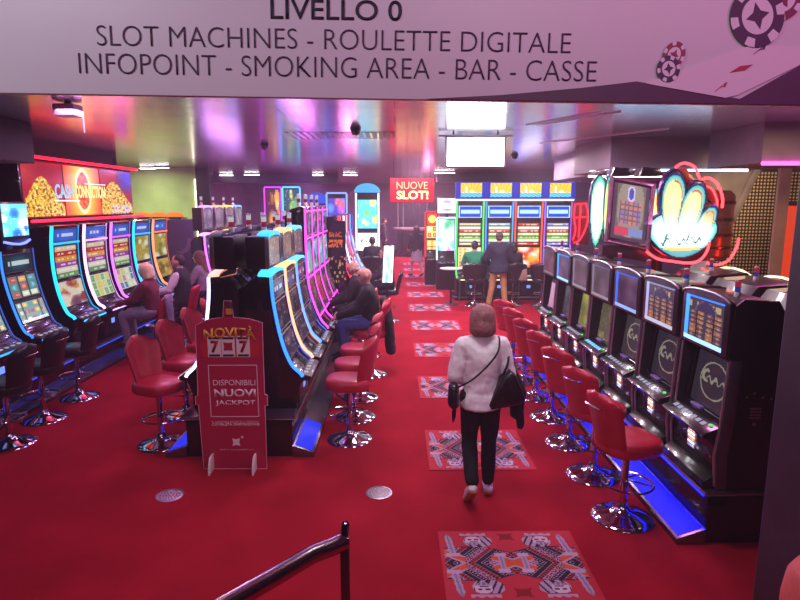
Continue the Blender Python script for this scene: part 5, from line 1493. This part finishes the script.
person('dark-haired player in a green top seated at the green lit far machine', (1.93, 13.92, 0), R(90), 1.66, 'sit', 'c08a78', ('sweater', '1c8a62', .025), '1c1a22', '201c22', ('short', '241a20'), 8,
       {1: ((.14, .07, -.24), (.36, -.02, -.32)), -1: ((.14, -.07, -.24), (.36, .02, -.32))}, None, ST, 0, 6, wide=1.1, vox=.02)
person('man in a navy jacket and tan trousers standing at the far machines', (2.46, 13.6, 0), R(86), 1.78, 'stand', 'b88874', ('jacket', '1e2238', .035), 'b08a58', '5a4030', ('crop', '4a3a38'), 5,
       {1: ((.04, .09, -.28), (.24, .0, -.42)), -1: ((.04, -.09, -.28), (.24, .0, -.42))},
       {1: ((.0, .15, .50), (-.02, .22, .09), (.13, .25, .03)), -1: ((.03, -.13, .50), (-.02, -.17, .09), (.13, -.19, .03))}, top_hem=.12, wide=1.12, vox=.018)
person('dark-haired woman in black seated next to the man in tan trousers', (2.86, 13.92, 0), R(90), 1.60, 'sit', 'c08a78', ('sweater', '221c2a', .02), '1c1a22', '201c22', ('bob', '241a20'), 8,
       {1: ((.14, .07, -.24), (.36, -.02, -.32)), -1: ((.14, -.07, -.24), (.36, .02, -.32))}, None, ST, 0, 6, vox=.02)
person('person in a dark jacket and pale knee-length skirt walking far up the aisle', (.74, 19.5, 0), R(120), 1.68, 'stand', 'c89888', ('jacket', '241c2a', .03), None, '4a3440', ('bob', '4a2c34'), 4,
       {1: ((-.02, .08, -.27), (.12, .05, -.40)), -1: ((-.02, -.08, -.27), (.10, -.05, -.44))},
       {1: ((.14, .09, .46), (.20, .09, .09), (.33, .10, .03)), -1: ((-.06, -.09, .46), (-.22, -.09, .12), (-.10, -.10, .03))}, skirt=('b0a0b4', .50), vox=.02)
person('person in dark clothes standing at the near side of the far counter', (-.55, 26.7, 0), R(0), 1.75, 'stand', 'b88878', ('jacket', '3a2434', .03), '2a1c28', '201c22', ('short', '2a1c20'), 4, vox=.03)
person('person in dark clothes standing beyond the far counter beside the curtain', (2.05, 27.2, 0), R(180), 1.72, 'stand', 'b88878', ('jacket', '2c1e30', .03), '2a1c28', '201c22', ('short', '2a1c20'), 4, vox=.03)

# --- what the walking woman carries
BAGM = mat('black_quilted_leather', '16131a', .32, 0, .3, 30, .3, .5, 60)
t = thing('crossbody_bag', 'small black tasselled pouch at the hip of the walking woman on a thin strap', 'bag', (.71, 4.56, 0))
bm = BM(); tube(bm, catmull([(-.20, -.10, 1.00), (-.10, -.165, 1.08), (.02, -.178, 1.20), (.10, -.16, 1.31), (.125, -.06, 1.395), (.12, .05, 1.37), (.04, .165, 1.22), (-.10, .165, 1.06), (-.20, .08, .99)], 4), .008, 6); obj('strap', bm, BAGM, t)
bm = BM(); hull(bm, [((-.235, -.06, .98), (.045, .075, .05)), ((-.235, -.06, .86), (.05, .085, .055))], 12); obj('pouch', bm, BAGM, t)
bm = BM()
for k in range(7): tube(bm, [(-.235 + .004 * k, -.10 + .02 * k, .85), (-.245 + .006 * k, -.105 + .021 * k, .76), (-.24 + .005 * k, -.105 + .02 * k, .70)], [.010, .008, .004], 6)
obj('tassel', bm, BAGM, t)
t = thing('handbag', 'black quilted handbag hanging from the arm of the walking woman', 'bag', (.92, 4.52, 0))
bm = BM()
prism(bm, [(-.17, .86), (-.15, .82), (.09, .86), (.125, .91), (.05, 1.10), (.0, 1.14), (-.06, 1.09)], -.12, .06, 0, .025); obj('body', bm, BAGM, t, 60)
bm = BM(); tube(bm, catmull([(-.06, -.05, 1.08), (-.02, -.05, 1.18), (.0, .0, 1.235), (.03, .03, 1.17), (.03, .04, 1.09)], 4), .010, 6); obj('handle', bm, BAGM, t)
t = thing('jacket', 'dark folded jacket draped beside the handbag of the walking woman', 'jacket', (.98, 4.60, 0))
bm = BM(); hull(bm, [((.0, .03, 1.06), (.05, .06, .05)), ((.05, .0, .90), (.06, .09, .08)), ((.03, .0, .72), (.05, .07, .04))], 12)
hull(bm, [((.06, .02, .86), (.05, .07, .06)), ((.07, .0, .62), (.03, .04, .03))], 10)
skin_over('cloth', bm, mat('cloth_14121a', '14121a', .85, 0, 0, 30, .15, .2, 500), t, .012, 2, .012, 14)
t = thing('coat', 'long black coat hanging down behind the seated bald man', 'coat', (-.12, 8.2, 0))
bm = BM(); hull(bm, [((-.04, .02, 1.08), (.06, .18, .05)), ((.02, -.02, .80), (.08, .22, .06)), ((.06, -.03, .34), (.07, .18, .04))], 14)
skin_over('cloth', bm, mat('cloth_14121a', '14121a'), t, .014, 2, .014, 9)
t = thing('handbag', 'pale brown handbag on the lap side of the woman by the tan trousers', 'bag', (3.02, 13.72, 0))
bm = BM(); prism(bm, [(-.15, .62), (.15, .62), (.13, .90), (-.13, .90)], -.07, .07, 0, .03); obj('body', bm, mat('taupe_leather', '9a8478', .5, 0, 0, 20, .15), t, 60)
bm = BM(); tube(bm, catmull([(-.08, 0, .89), (-.05, 0, 1.0), (.05, 0, 1.0), (.08, 0, .89)], 4), .009, 6); obj('handle', bm, mat('taupe_leather', '9a8478'), t)
t = thing('jacket', 'pale grey jacket hanging over the stool back of the blonde woman', 'jacket', (-3.52, 8.86, 0))
bm = BM(); hull(bm, [((0, 0, 1.02), (.05, .14, .05)), ((.03, -.02, .62), (.04, .10, .05))], 12)
skin_over('cloth', bm, mat('cloth_8a809a', '8a809a', .85, 0, 0, 30, .15, .2, 500), t, .014, 2, .012, 10)

# ================================================================== LIGHT
def area(name, loc, size, e, col, rot=(0, 0, 0), sy=None):
    L = bpy.data.lights.new(name, 'AREA'); L.energy = e; L.color = col; L.size = size
    if sy: L.shape = 'RECTANGLE'; L.size_y = sy
    o = bpy.data.objects.new(name, L); COL.objects.link(o); o.location = loc; o.rotation_euler = rot
    return o
PKW, MAG, PUR, WRM = (1, .74, .86), (1, .35, .72), (.62, .36, 1), (1, .62, .40)
for (x, y, e, c) in [(.7, 4.0, 28, (1, .90, .95)), (-1.4, 3.9, 10, (1, .60, .80)), (-2.9, 5.8, 18, MAG), (2.0, 5.6, 26, MAG), (2.2, 8.2, 34, PKW), (-.1, 8.0, 34, PKW), (-3.2, 8.8, 26, MAG), (.7, 11.4, 60, PKW),
                     (2.8, 12.2, 60, PKW), (-1.6, 10.4, 30, PUR), (-2.0, 6.9, 16, PUR), (-3.4, 13.2, 24, PUR), (.6, 15.6, 80, PKW), (-2.5, 15.8, 30, PUR), (.8, 20.5, 120, MAG), (-3.5, 22.5, 70, PUR), (.8, 26, 160, PKW), (-4, 28.5, 60, PUR), (4.2, 26, 90, PUR),
                     (4.7, 6.0, 34, WRM), (5.6, 7.8, 30, (1, .7, .35)), (-6.4, 14.4, 60, (.9, 1, .62)), (4.8, 16, 60, (.8, .5, 1))]:
    area('ceiling_fill', (x, y, 3.33), .55, e * (.80 if y < 7 else 1.45), c)  # unseen fill lights added below the ceiling, no fittings built
# coloured lights added unseen above the machines to tint the ceiling
for (x, y, z, e, c) in [(-4.9, 10.0, 2.3, 10, (1, .1, .3)), (-1.5, 6.5, 2.6, 4, PUR), (-1.5, 9.5, 2.75, 7, (.8, .2, 1)), (3.2, 6.0, 2.2, 7, (1, .4, .7)), (3.0, 13.5, 2.95, 5, (.4, .4, 1)), (-1.0, 13.0, 2.6, 12, (1, .2, .6)), (-3.6, 12.6, 2.7, 10, (.7, .3, 1)), (1.0, 18.0, 2.9, 14, (1, .15, .35))]:
    area('ceiling_wash', (x, y, z), .22, e * 1.9, c, (PI, 0, 0), 2.6)
area('stair_fill', (5.0, 8.35, 3.0), .5, 18, (1, .78, .45), (R(62), 0, 0))  # fill added to brighten the perforated stair mesh, no fitting there
area('stairwell_fill', (-2.4, .0, 3.9), .8, 27, (.92, .84, 1), (R(58), 0, R(-10)))  # unseen fills added on the camera side to light and tint the banner
area('stairwell_fill', (.8, -.6, 3.9), .9, 22, (1, .58, .82), (R(62), 0, 0))
area('stairwell_fill', (2.4, -.2, 3.8), .8, 14, (1, .18, .7), (R(58), 0, R(8)))
w = bpy.data.worlds.new('dim_room'); scn.world = w; w.use_nodes = True
w.node_tree.nodes['Background'].inputs[0].default_value = (.55, .32, .50, 1)
w.node_tree.nodes['Background'].inputs[1].default_value = .22
hv = w.node_tree.nodes.new('ShaderNodeVolumeScatter')      # added haze for lens flare and lifted blacks, plus slightly smoky air
hv.inputs['Color'].default_value = (1, .74, .96, 1); hv.inputs['Density'].default_value = .0065; hv.inputs['Anisotropy'].default_value = .35
w.node_tree.links.new(hv.outputs['Volume'], w.node_tree.nodes['World Output'].inputs['Volume'])

# ================================================================== CAMERA
cd = bpy.data.cameras.new('camera'); cam = bpy.data.objects.new('camera', cd); COL.objects.link(cam)
cd.sensor_width = 36; cd.lens = 577 / 800 * 36; cd.clip_end = 200; cd.clip_start = .05
cam.location = (0, 0, 2.46)
cam.rotation_euler = (R(90 - 9.54), 0, -math.atan(5 / 577))
scn.camera = cam
scn.view_settings.view_transform = 'Standard'; scn.view_settings.look = 'None'; scn.view_settings.gamma = 1
scn.view_settings.exposure = 0.34
scn.view_settings.use_curve_mapping = False
scn.cycles.use_denoising = True
scn.cycles.max_bounces = 8
scn.cycles.sample_clamp_indirect = 6
